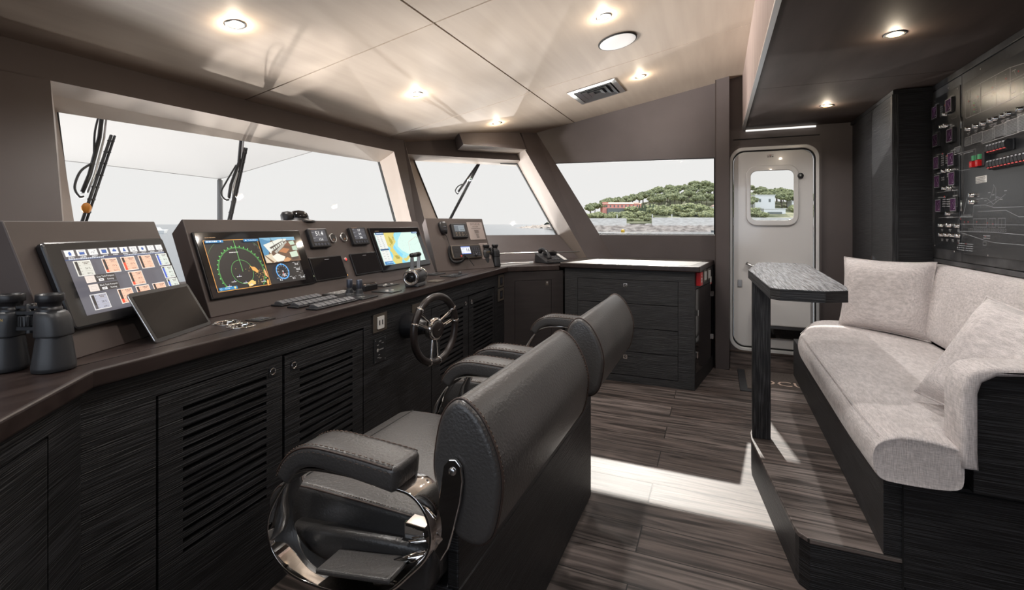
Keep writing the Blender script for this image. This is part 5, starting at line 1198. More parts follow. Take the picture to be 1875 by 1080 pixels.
# right panel: ship plans, knobs, switches, breakers
E2_ = T('bilge_alarm_panel', 'large black electrical panel with boat outlines, knobs and red breakers', 'electrical panel', EP @ Tr(0, 0, -.0015))
XR = 2.42
m = MB(); ebox(m, XR, 3.355, 1.14, 2.052, 0, .004, PANELBLK); m.build('plate', E2_, bevel=.001)
q = Canvas(w0=.0043)
def L(pts, wd=.0018, col=(190, 190, 190)): q.line([(eu(x), z_) for x, z_ in pts], wd, col)
top = [(3.332, 1.865), (3.332, 2.005), (3.25, 2.008), (2.91, 2.008), (2.80, 1.995), (2.70, 1.97), (2.6, 1.935)]; bot = [(3.332, 1.865), (3.318, 1.862), (2.90, 1.860), (2.80, 1.87), (2.70, 1.893), (2.6, 1.93)]
L(top, .003); L(bot, .003); L([(3.29, 1.938), (2.6, 1.932)]); L([(3.29, 1.925), (3.15, 1.925), (3.14, 1.947), (2.75, 1.947)])
for x, z0, z1, wd in ((3.31, 1.93, 2.005, .002), (3.28, 1.865, 2.006, .003), (3.17, 1.862, 2.007, .004), (3.165, 1.87, 2.0, .002), (3.02, 1.86, 1.93, .0025), (3.03, 1.94, 2.0, .003), (2.90, 1.862, 2.007, .004), (3.24, 1.88, 1.95, .002)): L([(x, z0), (x, z1)], wd)
for x, z0 in ((2.85, 1.955), (2.85, 1.915)):
    s_ = 1 if z0 > 1.93 else -1; L([(x, z0), (x + .02, z0 + s_ * .03)], .002); L([(x + .005, z0 + s_ * .03), (x + .035, z0 + s_ * .03)], .004)
for i in range(26):
    x, z_ = rr.choice([3.26, 3.2, 3.18, 3.05, 3.03, 2.93, 2.78]) + rr.uniform(-.012, .012), rr.uniform(1.91, 2.0); q.rect(eu(x), z_, eu(x) + .006, z_ + .004, (180, 180, 180))
for x, z_ in ((3.29, 1.945), (3.19, 1.945), (3.05, 1.955), (2.93, 1.965), (2.83, 1.97)): q.disc(eu(x), z_, .004, (215, 60, 55), 8)
for i in range(5):
    q.rect(eu(3.235), 1.875 + .011 * i, eu(3.225), 1.881 + .011 * i, (70, 190, 90) if i % 2 == 0 else (200, 60, 60)); q.dashes(eu(3.222), eu(3.195), 1.878 + .011 * i, .004, WH, i)
kx = [3.286, 3.205, 3.13, 3.057, 3.016, 2.946, 2.905, 2.812, 2.73, 2.65]
for i, x in enumerate(kx):
    q.dashes(eu(x) - .016, eu(x) + .018, 1.777, .005, WH, i); q.dashes(eu(x) - .008, eu(x) + .012, 1.769, .004, WH, i + 9); q.disc(eu(x) - .008, 1.822, .0016, WH, 6); q.disc(eu(x) + .008, 1.822, .0016, WH, 6)
for x0, x1, z0, z1 in ((3.314, 3.240, 1.712, 1.756), (3.231, 3.116, 1.712, 1.757), (3.104, 2.988, 1.694, 1.752), (2.981, 2.866, 1.692, 1.755), (2.858, 2.75, 1.69, 1.755), (2.74, 2.64, 1.69, 1.755), (3.314, 3.240, 1.67, 1.706)):
    q.frame(eu(x0), z0, eu(x1), z1, .0018, (185, 185, 185)); z_ = z1 - .006
    while z_ > z0 + .004: q.dashes(eu(x0) + .005, eu(x1) - .004, z_, .0034, (128, 130, 132), int(z_ * 9999)); z_ -= .0068
q.line([(eu(3.255), 1.65), (eu(3.255), 1.668), (eu(3.075), 1.668), (eu(3.075), 1.60)], .0014, WH); q.dashes(eu(3.24), eu(3.22), 1.66, .004, WH, 3); q.dashes(eu(3.2), eu(3.1), 1.66, .004, WH, 6)
# side view of the boat
C_ = (160, 165, 168)
L([(3.265, 1.287), (3.25, 1.262), (2.9, 1.262), (2.5, 1.25)], .002, C_); L([(3.25, 1.30), (2.5, 1.295)], .0012, C_); L([(3.25, 1.255), (3.18, 1.25), (3.0, 1.225), (2.9, 1.215), (2.5, 1.212)], .0015, C_); L([(3.265, 1.287), (3.26, 1.32), (3.23, 1.338), (3.1, 1.338), (3.09, 1.39), (2.98, 1.39), (2.9, 1.375), (2.6, 1.37)], .0015, C_)
L([(3.23, 1.345), (3.12, 1.345)], .0012, C_); L([(3.23, 1.335), (3.10, 1.335)], .0012, C_); L([(3.05, 1.36), (2.8, 1.36), (2.7, 1.33), (2.5, 1.33)], .0015, C_); L([(3.20, 1.35), (3.16, 1.43)], .0015, C_)
for i in range(9): L([(3.23 - .014 * i, 1.335), (3.23 - .014 * i, 1.345)], .0008, C_)
for i in range(14): L([(3.09 - .014 * i, 1.376), (3.09 - .014 * i, 1.39)], .0008, C_)
L([(3.06, 1.42), (2.96, 1.42), (2.90, 1.39), (2.80, 1.43)], .0012, C_); L([(2.93, 1.42), (2.90, 1.46), (2.90, 1.48), (2.88, 1.46), (2.88, 1.40)], .0012, C_); L([(2.96, 1.395), (2.84, 1.42)], .001, C_)
for x0, x1 in ((3.09, 2.96), (2.94, 2.88), (2.86, 2.80)): q.frame(eu(x0), 1.285, eu(x1), 1.325, .0012, C_); L([(x0 - .03, 1.285), (x0 - .03, 1.325)], .001, C_)
for i in range(18): q.frame(eu(3.14 - .02 * i), 1.267, eu(3.14 - .02 * i) + .010, 1.277, .0008, C_)
q.frame(eu(2.99), 1.20, eu(2.96), 1.216, .0012, C_)
for x, z_ in ((3.22, 1.325), (3.18, 1.31), (3.14, 1.31), (3.05, 1.31), (2.95, 1.305), (2.9, 1.30), (2.97, 1.24)): q.disc(eu(x), z_, .003, (205, 60, 55), 8)
for i in range(9): q.dashes(eu(3.08 - .035 * i), eu(3.08 - .035 * i) + .022, 1.445 - .012 * (i % 4), .003, C_, i)
for x0 in (3.235, 3.14):
    for i in range(4): q.dashes(eu(x0), eu(x0) + .07, 1.20 - .011 * i, .0036, C_, i + int(x0 * 9)); q.disc(eu(x0) - .006, 1.20 - .011 * i, .0022, (205, 60, 55) if i == 0 else (160, 165, 168), 6)
q.dashes(eu(2.965), eu(2.90), 1.245, .004, C_, 2); q.dashes(eu(2.965), eu(2.90), 1.234, .004, C_, 12)
for x, z_ in ((3.34, 2.035), (2.99, 2.035), (3.34, 1.60), (3.285, 1.50), (3.285, 1.48), (3.265, 1.155), (2.92, 1.155), (2.945, 1.515), (2.945, 1.50)): q.disc(eu(x), z_, .0045, (170, 168, 165), 10)
q.frame(eu(3.265), 1.39, eu(3.23), 1.475, .001, C_); q.line([(eu(3.215), 1.60), (eu(3.215), 1.575), (eu(3.09), 1.57)], .0012, C_)
q.build('lettering', E2_)
for x in kx: dup(k0, Tr(eu(x), 1.799, 0), E2_)
for z_ in (1.449, 1.414):
    o = dup(k0, Tr(eu(3.248), z_, 0), E2_)
m = MB(); ebox(m, 3.106, 3.215, 1.505, 1.54, .004, .007, WHITEP); pl_ = m.build('rating_plate', E2_, bevel=.001)
q = Canvas(w0=.0072); [q.dashes(eu(3.21), eu(3.115), 1.533 - .008 * i, .0032, (90, 90, 90), i) for i in range(4)]; q.build('lettering', pl_)
def breaker(n, x0, z_, pitch):
    m = MB(); ebox(m, x0 - pitch * n - .004, x0 + .004, z_ - .026, z_ + .026, .004, .012, BLACK); hb = m.build('breaker_block', E2_, bevel=.002); first = None
    for i in range(n):
        if first is None:
            b = MB(); b.prism([(-.023, .012), (.023, .012), (.024, .030), (.010, .042), (-.010, .040), (-.024, .026)], -.0128, .0128, BLACK, frame((0, 0, 0), (0, 1, 0), (0, 0, 1)))
            b.box(-.009, .009, -.0175, -.002, .0335, .0372, ink((225, 90, 90))); b.box(-.008, .008, .006, .018, .037, .0395, ink((170, 172, 175)))
            first = b.build('breaker', hb, M=Tr(eu(x0) + pitch * (i + .5), z_, 0))
        else: dup(first, Tr(eu(x0) + pitch * (i + .5), z_, 0), hb)
breaker(6, 3.035, 1.658, .0288); breaker(12, 3.032, 1.582, .030)
for x, z_ in ((3.215, 1.61),):
    m = MB(); m.lathe([(.014, .004), (.014, .03), (.001, .031)], BLACK, 18); m.build('selector', E2_, M=Tr(eu(x), z_, 0))
for x in (3.175, 3.115):
    m = MB(); m.box(-.015, .015, -.030, .034, .004, .022, BLACK); o = m.build('push_button_pair', E2_, M=Tr(eu(x), 1.615, 0), bevel=.002)
    m = MB(); m.box(-.012, .010, .006, .030, .022, .034, mk('green_key', (.08, .35, .16, 1), .4)); m.build('on_button', o); m = MB(); m.box(-.014, .012, -.028, .002, .022, .042, REDP); m.build('off_button', o); q = Canvas(w0=.0423); q.ring(-.001, -.013, .005, .0015, (225, 190, 190)); q.build('mark', o)
m = MB(); ebox(m, 3.07, 3.095, 1.585, 1.65, .004, .03, BLACK); m.build('relay', E2_, bevel=.002)

# ------------------------------------------------------------------ ceiling fixtures
NC_ = V((0, -.188, -1)).normalized()
CFR = lambda x, y: frame((x, y, cz(y)), (1, 0, 0), (0, -1, .188))      # z points down into the room
def downlight(x, y, label, F, soft):
    d = T('downlight', label, 'ceiling light', F, 'recessed downlights')
    m = MB(); m.lathe([(.030, -.004), (.030, .001), (.034, .0045), (.042, .004), (.043, .0005)], STEEL, 32); m.build('trim_ring', d)
    m = MB(); m.lathe([(.001, .0085), (.014, .008), (.025, .006), (.0295, .0012)], emit((255, 196, 128), 9.0), 28); m.build('lens', d)
    l = light('downlight_glow', 'POINT', (0, 0, 0), (0, 0, 1), soft * .075, (1, .84, .64), shadow_soft_size=.012)
    l.parent = d; l.matrix_local = Tr(0, 0, .024)
    l = light('downlight_beam', 'SPOT', (0, 0, 0), (0, 0, 1), soft, (1, .975, .95), spot_size=R(150), spot_blend=.8, shadow_soft_size=.03)
    l.parent = d; l.matrix_local = Tr(0, 0, .012) @ Rx(180)
    return d
for x, y, lab in ((1.56, 2.04, 'recessed downlight over the left half of the windscreen'), (2.77, .60, 'recessed downlight beside the round ceiling speaker'), (2.93, 1.98, 'recessed downlight over the helm panels, near the windscreen pillar'), (4.13, 1.90, 'recessed downlight over the corner window'), (4.02, .575, 'recessed downlight beside the square ceiling vent'), (1.45, .62, 'added unseen downlight above the near helm chair'), (.15, .64, 'added unseen downlight near the port window'), (.25, 2.06, 'added unseen downlight over the far left end of the helm')):  # the last three are out of view, added to brighten the room
    downlight(x, y, lab, CFR(x, y), 58 if x == 1.45 else 30)
for x, y, lab in ((2.67, -.73, 'recessed downlight in the lowered ceiling nearer the electrical panels'), (4.09, -.72, 'recessed downlight in the lowered ceiling nearer the white door'), (1.25, -.74, 'added unseen downlight in the lowered ceiling above the near end of the sofa')):  # the last one is out of view, added to brighten the sofa end
    downlight(x, y, lab, frame((x, y, 2.15), (1, 0, 0), (0, -1, 0)), 24)
spk = T('ceiling_speaker', 'large round off-white speaker grille in the ceiling', 'speaker', CFR(3.17, .60))
m = MB(); m.lathe([(.125, 0), (.125, .006), (.120, .009), (.117, .009)], GAP, 48); m.build('rim', spk)
SPK = mk('speaker_mesh', (.84, .82, .80, 1), .6, bump=.1, bscale=(420, 420, 420), dist=.001); m = MB(); m.lathe([(.001, .0118), (.06, .0115), (.105, .010), (.118, .008)], SPK, 48); m.build('grille', spk)
vt = T('ceiling_vent', 'square metal air vent with nested louvres in the ceiling', 'vent', CFR(4.085, .945) @ Rz(2))
a, b = .215, .20
m = MB(); m.box(-a, a, -b, b, -.01, .001, GAP); m.build('backing', vt)
def ringrect(m, a0, b0, a1, b1, z0, z1, mat):
    o4 = [(-a0, -b0, z0), (a0, -b0, z0), (a0, b0, z0), (-a0, b0, z0)]; i4 = [(-a1, -b1, z1), (a1, -b1, z1), (a1, b1, z1), (-a1, b1, z1)]
    for k in range(4):
        j = (k + 1) % 4; up_ = V((0, 0, .004)); m.hexa([V(o4[k]), V(o4[j]), V(i4[j]), V(i4[k])], [V(o4[k]) + up_, V(o4[j]) + up_, V(i4[j]) + up_, V(i4[k]) + up_], mat)
m = MB(); ringrect(m, a, b, a - .04, b - .04, .002, .006, ALU); m.build('frame', vt)
for k in range(3):
    m = MB(); ringrect(m, a - .052 - .045 * k, b - .052 - .045 * k, a - .085 - .045 * k, b - .085 - .045 * k, .012, -.004, STEEL); m.build('louvre', vt)

# ------------------------------------------------------------------ white side door, sill, mat
DF = frame((4.835, 0, 0), (0, -1, 0), (0, 0, 1))          # u = -Y, towards the stern; z into the room
dr = T('door_1', 'white moulded side door with a small rounded window', 'door', DF); dr['kind'] = 'structure'
def ringloft(m, o1, i1, z0, z1, mat, smooth=False):
    n = len(o1); vs = [(p[0], p[1], z0) for p in o1] + [(p[0], p[1], z1) for p in o1] + [(p[0], p[1], z1) for p in i1] + [(p[0], p[1], z0) for p in i1]; fs = []
    for k in range(n):
        j = (k + 1) % n
        for r_ in range(4): fs.append((r_ * n + k, r_ * n + j, ((r_ + 1) % 4) * n + j, ((r_ + 1) % 4) * n + k))
    m.add(vs, fs, mat, smooth)
m = MB(); ringloft(m, rrect(.09, .14, .81, 2.0, .004, 10), rrect(.100, .167, .793, 1.983, .115, 10), -.06, .012, WALL); m.build('surround', dr)
m = MB(); ringloft(m, rrect(.098, .165, .795, 1.985, .115, 10), rrect(.122, .195, .770, 1.955, .10, 10), -.05, .018, GELF); m.build('door_frame', dr, bevel=.006, seg=3, ang=50)
m = MB(); ringloft(m, rrect(.1225, .196, .769, 1.9545, .099, 10), rrect(.130, .204, .762, 1.947, .095, 10), -.05, .002, GAP); m.build('seal', dr)
m = MB(); ringloft(m, rrect(.132, .206, .752, 1.944, .093, 10), rrect(.262, 1.325, .612, 1.775, .055, 10), -.04, .006, GEL); m.build('leaf', dr, bevel=.01, seg=3, ang=50)
m = MB(); ringloft(m, rrect(.232, 1.285, .642, 1.815, .085, 10), rrect(.270, 1.332, .604, 1.768, .05, 10), .004, .022, GEL); m.build('window_frame', dr, bevel=.008, seg=3, ang=50)
m = MB(); m.prism(rrect(.262, 1.325, .612, 1.775, .055, 10), -.012, -.008, GLASS); m.build('window_pane', dr)
m = MB(); m.lathe([(.001, .012), (.010, .014), (.013, .008), (.022, .008), (.024, .018), (.02, .022), (.001, .022)], BLACK, 24, Tr(.655, 1.715, .004)); m.lathe([(.001, .03), (.007, .029), (.008, .02)], STEEL, 16, Tr(.655, 1.715, .004)); m.build('hold_back_knob', dr)
m = MB(); m.tube([(.232, .952, .03), (.36, .885, .04)], .013, STEEL, 14); m.lathe([(.02, 0), (.02, .03)], STEEL, 18, Tr(.33, .895, .006)); m.build('handle', dr)
m = MB(); m.box(.165, .20, .735, .80, .006, .014, STEEL); m.build('latch', dr, bevel=.003)
m = MB(); m.prism(rrect(.34, .43, .715, .84, .05, 6), .007, .16, GEL); m.build('storage_box', dr, bevel=.012, seg=3)
m = MB(); m.prism(rrect(.36, .30, .71, .385, .012, 5), .007, .03, CHROME); m.build('kick_plate', dr, bevel=.003)
q = Canvas(w0=.0064); q.disc(.425, 1.905, .006, (150, 60, 60), 10); q.dashes(.40, .45, 1.906, .006, (90, 85, 85), 3); q.dashes(.402, .45, 1.892, .008, (90, 85, 85), 5); q.build('maker_mark', dr)
m = MB(); m.box(4.80, 4.85, -.80, -.10, 0, .158, FLOORM); m.box(4.79, 4.85, -.80, -.10, .158, .168, SOFFIT); ts = m.build('door_sill'); tag(ts, 'wood faced sill step under the white side door', 'step')
mt = T('doormat', 'brown doormat with black border and large pale letters before the white door', 'mat', Matrix.Translation((4.45, -.62, .0006)))
MATM = mk('mat_pile', (.06, .048, .042, 1), .95, col2=(.10, .08, .07, 1), vscale=(90, 90, 90), bump=.8, bscale=(160, 160, 160), dist=.004)
m = MB(); m.box(-.27, .33, -.46, .46, 0, .009, RUBBER); m.build('border', mt, bevel=.002)
m = MB(); m.box(-.215, .32, -.405, .405, .009, .013, MATM); m.build('pile', mt)
q = Canvas(w0=0); q.text(0, 0, 'OCULUS', .165, (205, 180, 165)); q.build('lettering', mt, M=frame((-.005, 0, .0134), (0, -1, 0), (1, 0, 0)))

# ------------------------------------------------------------------ outside: water, shore, trees, houses
ZS = -2.7
def sh(a, b, z=0): return V((0, 0, z)) + RV * a + DV * b
m = MB(); m.add([(-200, -3000, ZS), (4500, -3000, ZS), (4500, 4500, ZS), (-200, 4500, ZS)], [(0, 1, 2, 3)], WATER)
o = m.build('sea'); o['kind'] = 'structure'; o['label'] = 'open sea with sun glitter'
def lerp(tab, x):
    if x <= tab[0][0]: return tab[0][1]
    for (x0, y0), (x1, y1) in zip(tab[:-1], tab[1:]):
        if x <= x1: return y0 + (y1 - y0) * (x - x0) / (x1 - x0)
    return tab[-1][1]
RIDGE = [(20, 3), (40, 4), (58, 6.5), (66, 9.5), (78, 12), (93, 16), (106, 19), (119, 21), (137, 22.5), (160, 21), (178, 17.5), (200, 15), (240, 12)]
def ground(a, b):
    n_ = noise.noise(V((a * .05, b * .05, 0))) * 1.2 + noise.noise(V((a * .3, b * .3, 3))) * .35
    r_ = lerp(RIDGE, a); t1 = min(r_, 9.5)
    if b < 257: z = ZS - 1 + (b - 250) / 7 * (4.6) + noise.noise(V((a * .35, b * .5, 1))) * .8; return z
    if b < 258.5: return 1.2 + (b - 257) * 1.6
    if b < 290: z = 4.2 + (t1 - 4.2) * (b - 258.5) / 31.5
    elif b < 340: k = (b - 290) / 50; k = k * k * (3 - 2 * k); z = t1 + (r_ - t1) * k
    else: z = r_ - (b - 340) * .03
    if b < 282: z -= max(0, 1 - abs(a - 67) / 8.5) ** .5 * 4.2 * max(0, (282 - b) / 24)
    return z + n_ * min(1, (b - 258) / 10)
m = MB(); na, nb = 110, 60; vs = []; fs = []
for j in range(nb + 1):
    b = 257.2 + (430 - 257.2) * (j / nb) ** 1.6
    for i in range(na + 1):
        a = 28 + 200 * i / na; vs.append(sh(a, b, ground(a, b)))
for j in range(nb):
    for i in range(na): fs.append((j * (na + 1) + i, j * (na + 1) + i + 1, (j + 1) * (na + 1) + i + 1, (j + 1) * (na + 1) + i))
m.add(vs, fs, SOIL, True)
o = m.build('hill'); o['kind'] = 'structure'; o['label'] = 'scrub covered hill rising from the shore'
# rocky shore strip and the far point
m = MB(); vs = []; fs = []
for j in range(9):
    for i in range(161):
        a, b = 30 + 1.15 * i, 252.4 + .62 * j; z = ZS - .6 + j * .56 + noise.noise(V((a * .5, b * .9, 7))) * .9 * (1 if j < 8 else .3); vs.append(sh(a, b, z))
for j in range(8):
    for i in range(160): fs.append((j * 161 + i, j * 161 + i + 1, (j + 1) * 161 + i + 1, (j + 1) * 161 + i))
m.add(vs, fs, ROCK, False); o = m.build('shore'); o['kind'] = 'structure'; o['label'] = 'grey rocks along the foot of the sea wall'
m = MB(); vs = []; fs = []
for j in range(17):
    for i in range(61):
        u, v = i / 60, j / 16; a, b = 4 + 60 * u, 470 + 40 * v
        h = (.9 + 4.2 * u + 2 * max(0, u - .35)) * math.sin(PI * min(1, v * 1.4 + .02)) ** .6 if v < .7 else (.9 + 5 * u)
        vs.append(sh(a, b, ZS - .4 + h * min(1, u * 6) + 1.5 * noise.noise(V((a * .3, b * .3, 2)))))
for j in range(16):
    for i in range(60): fs.append((j * 61 + i, j * 61 + i + 1, (j + 1) * 61 + i + 1, (j + 1) * 61 + i))
m.add(vs, fs, ROCK, False); o = m.build('hill.001'); o['kind'] = 'structure'; o['label'] = 'low rocky point running out into the sea'
def wallbox(a0, a1, b, z0, z1, d, mat, name, label, cat, group=None):
    t_ = MB(); P = [sh(a0, b), sh(a1, b), sh(a1, b + d), sh(a0, b + d)]
    c_ = sum(P, V()) / 4
    t_.prism([((p - c_).x, (p - c_).y) for p in P], z0, z1, mat); o = t_.build(name, None, M=Matrix.Translation(c_)); tag(o, label, cat, group)
    return o
wallbox(34, 60.5, 256.6, -.4, 4.3, 1.0, CONC, 'sea_wall', 'pale stone sea wall at the left of the shore', 'wall')
wallbox(74, 205, 256.6, -.2, 4.7, 1.0, CONC, 'sea_wall', 'long pale stone sea wall at the right of the shore', 'wall')
wallbox(59, 75, 258.6, -1.5, .6, .8, ROCK, 'garden_wall', 'short rough stone wall in the gap between the sea walls', 'wall')

def crown(name, seed, mat, blobs, sub=4, rough=.28):
    import bmesh
    me = bpy.data.meshes.new(name); bm = bmesh.new()
    for bx_, by_, bz_, sx, sy, sz in blobs:
        r_ = bmesh.ops.create_icosphere(bm, subdivisions=sub, radius=1)
        for v in r_['verts']:
            p = v.co.copy(); k = 1 + rough * noise.noise(p * 2.2 + V((seed, bx_, bz_))) * 1.3 + rough * .9 * noise.noise(p * 6 + V((seed * 3, by_, 1))) + rough * .8 * noise.noise(p * 14 + V((seed, bx_, 5)))
            if p.z < -.2: k *= .8
            v.co = V((bx_ + p.x * sx * k, by_ + p.y * sy * k, bz_ + p.z * sz * k))
    bm.to_mesh(me); bm.free(); me.materials.append(mat)
    for p in me.polygons: p.use_smooth = False
    return me
def tree_proto(kind, seed):
    rr_ = random.Random(seed); bl = []
    if kind == 'pine':
        for i in range(8):
            a = 2 * PI * i / 7 + rr_.uniform(-.3, .3); r_ = rr_.uniform(.9, 2.2) if i else 0
            bl.append((r_ * math.cos(a), r_ * math.sin(a), 6.3 + rr_.uniform(-.5, .9) - .25 * r_, rr_.uniform(1.3, 1.9), rr_.uniform(1.3, 1.9), rr_.uniform(.8, 1.2)))
        mat = LEAF1
    elif kind == 'bush':
        for i in range(5):
            a = 2 * PI * i / 5; r_ = rr_.uniform(.5, 1.2)
            bl.append((r_ * math.cos(a), r_ * math.sin(a), 1.0 + rr_.uniform(-.2, .6), rr_.uniform(1., 1.5), rr_.uniform(1., 1.5), rr_.uniform(.9, 1.2)))
        mat = LEAF2
    else:
        bl = [(0, 0, 2.6, .6, .6, 2.6), (.1, .1, 1.6, .7, .7, 1.6)]; mat = LEAF3
    me = crown(kind + '_crown', seed, mat, bl)
    tk = MB()
    if kind == 'pine':
        tk.tube([(0, 0, -1), (.15, .1, 2.5), (0, .1, 5.6)], .2, BARK, 7, rs=[.26, .2, .14])
        for i in range(3): tk.tube([(.05, .1, 3.6 + .4 * i), (1.3 * math.cos(2.1 * i), 1.3 * math.sin(2.1 * i), 5.9)], .08, BARK, 5)
    else: tk.tube([(0, 0, -.6), (0, 0, 1.0)], .14, BARK, 6)
    return me, tk
protos = {}
for kind, seeds in (('pine', (1, 2, 3)), ('bush', (4, 5, 6)), ('cypress', (7,))):
    protos[kind] = []
    for sd in seeds:
        me, tk = tree_proto(kind, sd); protos[kind].append((me, tk))
NAMES = {'pine': 'umbrella_pine', 'bush': 'garden_shrub', 'cypress': 'cypress'}
first = {}
def plant(kind, a, b, sc, label, group, rng, squash=1.):
    i = rng.randrange(len(protos[kind])); M = Matrix.Translation(sh(a, b, ground(a, b) - .2)) @ Rz(rng.uniform(0, 360)) @ Matrix.Diagonal((sc, sc, sc * squash, 1))
    if (kind, i) not in first:
        r = T(NAMES[kind], label, 'tree' if kind != 'bush' else 'shrub', M, group)
        c_ = bpy.data.objects.new('crown', protos[kind][i][0]); COL.objects.link(c_); c_.parent = r
        protos[kind][i][1].build('trunk', r); first[(kind, i)] = r
    else:
        r = dup(first[(kind, i)], M, None, label); r['group'] = group
    return r
rg = random.Random(21)
for b in (300, 309, 318, 327, 336, 344):
    a = 62 + rg.uniform(0, 4)
    while a < 202:
        if (a > 84 or b > 314) and not (148 < a < 160):
            front = b < 314
            plant('pine', a + rg.uniform(-1.2, 1.2), b + rg.uniform(-3, 3), rg.uniform(.9, 1.25), 'umbrella pine at the front of the hilltop wood behind the gardens' if front else 'umbrella pine deep in the hilltop wood', 'hilltop pines, front' if front else 'hilltop pines, back', rg)
        a += rg.uniform(5.2, 7.2)
for a, b, sc in ((46, 286, .95), (50, 292, 1.05), (54, 288, 1.0), (48.5, 300, 1.1)): plant('pine', a, b, sc, 'umbrella pine in the clump left of the pink villa', 'pines left of the villa', rg)
for a, b, sc in ((132, 276, .9), (137, 281, 1.05), (135, 288, 1.1), (141, 285, 1.1), (127, 290, 1.0)): plant('pine', a, b, sc, 'pale umbrella pine beside the square post of the side window', 'pines above the right sea wall', rg)
for i in range(70):
    a, b = rg.uniform(36, 145), rg.uniform(261, 284)
    if 59 < a < 72 and b < 266: continue
    plant('bush', a, b, rg.uniform(.8, 1.5) * (1 + (b - 261) / 50), 'rounded garden shrub on the slope below the pink villa' if a < 90 else 'rounded garden shrub on the slope above the long sea wall', 'villa garden shrubs' if a < 90 else 'shrubs above the long sea wall', rg, rg.uniform(.7, .95))
for a in (61.5, 63.0, 65.0, 67.5, 69.5, 71.5, 73.5): plant('bush', a, 261.5 + rg.uniform(0, 4), rg.uniform(.8, 1.2), 'dark shrub in the gap between the two sea walls', 'shrubs between the sea walls', rg, .9)
for i in range(26):
    a, b = rg.uniform(160, 200), rg.uniform(262, 300); plant('bush', a, b, rg.uniform(1.2, 2.3), 'shrub seen through the small door window', 'shrubs behind the door window', rg, rg.uniform(.8, 1))
for a, b in ((72.5, 276), (74, 276.5), (75.3, 275.5), (78.5, 276), (80, 275)): plant('cypress', a, b, .95, 'slim dark cypress in front of the pink villa', 'cypresses before the villa', rg)
for a in (133.5, 136, 140): plant('cypress', a, 345, 1.25, 'slim dark cypress on the hilltop skyline', 'skyline cypresses', rg)
for i in range(7): plant('bush', 34 + 3.5 * i, 490 + 2 * i, 1.2 + .25 * i, 'shrub on the far rocky point', 'shrubs on the rocky point', rg) if False else None
def house(label, a, b, z, wd, hgt, dp, mat, rmat, wins, pitched=True):
    Fh = Matrix.Translation(sh(a, b, z)) @ Matrix.Rotation(YAW - PI / 2, 4, 'Z')      # x across, y away
    h = T('house', label, 'house', Fh)
    m = MB(); m.box(-wd / 2, wd / 2, 0, dp, -3, hgt, mat); m.build('walls', h)
    m = MB()
    if pitched: m.hexa([V((-wd / 2 - .4, -.5, hgt)), V((wd / 2 + .4, -.5, hgt)), V((wd / 2 + .4, dp + .5, hgt)), V((-wd / 2 - .4, dp + .5, hgt))], [V((-wd / 2 + 1.2, dp * .45, hgt + 1.1)), V((wd / 2 - 1.2, dp * .45, hgt + 1.1)), V((wd / 2 - 1.2, dp * .55, hgt + 1.1)), V((-wd / 2 + 1.2, dp * .55, hgt + 1.1))], rmat)
    else: m.box(-wd / 2 - .3, wd / 2 + .3, -.4, dp + .3, hgt, hgt + .35, rmat)
    m.build('roof', h)
    for x, z0, w_, h_ in wins:
        m = MB(); m.box(-w_ / 2, w_ / 2, -.06, .02, 0, h_, SHUT); m.build('window', h, M=Tr(x, 0, z0))
    return h
vl = house('long pink villa with pale tiled roof among the trees', 64.5, 285, 8.9, 22.5, 4.2, 8, PINK, TILE, [(-9 + 2.25 * i, 2.2, .8, 1.3) for i in range(9)])
m = MB(); m.box(-9, 9.6, -3, -.1, -2, 1.6, SHUT); m.build('arcade', vl); m = MB(); m.box(-11.2, -8, .5, 6, 4.2, 5.2, PINK); m.box(7, 10.5, .5, 6, 4.2, 4.9, TILE); m.build('roof_lantern', vl)
house('small white garden pavilion above the sea wall', 103, 268, 4.8, 7.5, 2.4, 4, WHITER, WHITER, [(-1.8, .3, 1.6, 1.6), (1.4, .5, .8, 1.2)], False)
house('small white house half hidden in the wood', 124, 292, 9.4, 7, 2.4, 4, WHITER, TILE, [(-1.5, .6, 1, 1.2), (1.2, .6, 1, 1.2)])
house('large pale house at the left of the door window', 152, 292, 9.0, 12, 9.5, 8, WHITER, WHITER, [(-3, 5.5, 1.2, 1.8), (2.8, 5.5, 1.2, 1.8)], False)
house('low pale house below the large one in the door window', 146, 270, 5.2, 12, 4.4, 6, WHITER, WHITER, [(0, 1, 8, 1.8)], False)
house('small white house in the middle of the door window', 176, 300, 12.2, 6.5, 3.0, 5, WHITER, WHITER, [(-1.6, .8, .9, 1.4), (1.4, .8, .9, 1.4)], False)
for a in (56.5, 75.5, 86): 
    m = MB(); c_ = sh(a, 261.5, 0); m.lathe([(.22, 3.6), (.2, 6.3), (.05, 6.6)], WHITER, 8); tag(m.build('gate_pillar', M=Matrix.Translation(c_)), 'slim white pillar on the terrace behind the sea wall', 'pillar', 'white terrace pillars')
by = T('mooring_buoy', 'yellow mooring buoy floating below the shore', 'buoy', Matrix.Translation(sh(53.8, 236, ZS)))
m = MB(); m.sphere((0, 0, .5), .95, mk('yellow_float', (.62, .36, .02, 1), .5), 16); m.build('float', by); m = MB(); m.lathe([(.08, .8), (.08, 1.15), (.01, 1.16)], BLACK, 8); m.build('ring', by)
bt = T('motor_boat', 'small dark motor boat moored near the right end of the shore', 'boat', Matrix.Translation(sh(101, 236, ZS)) @ Rz(-60))
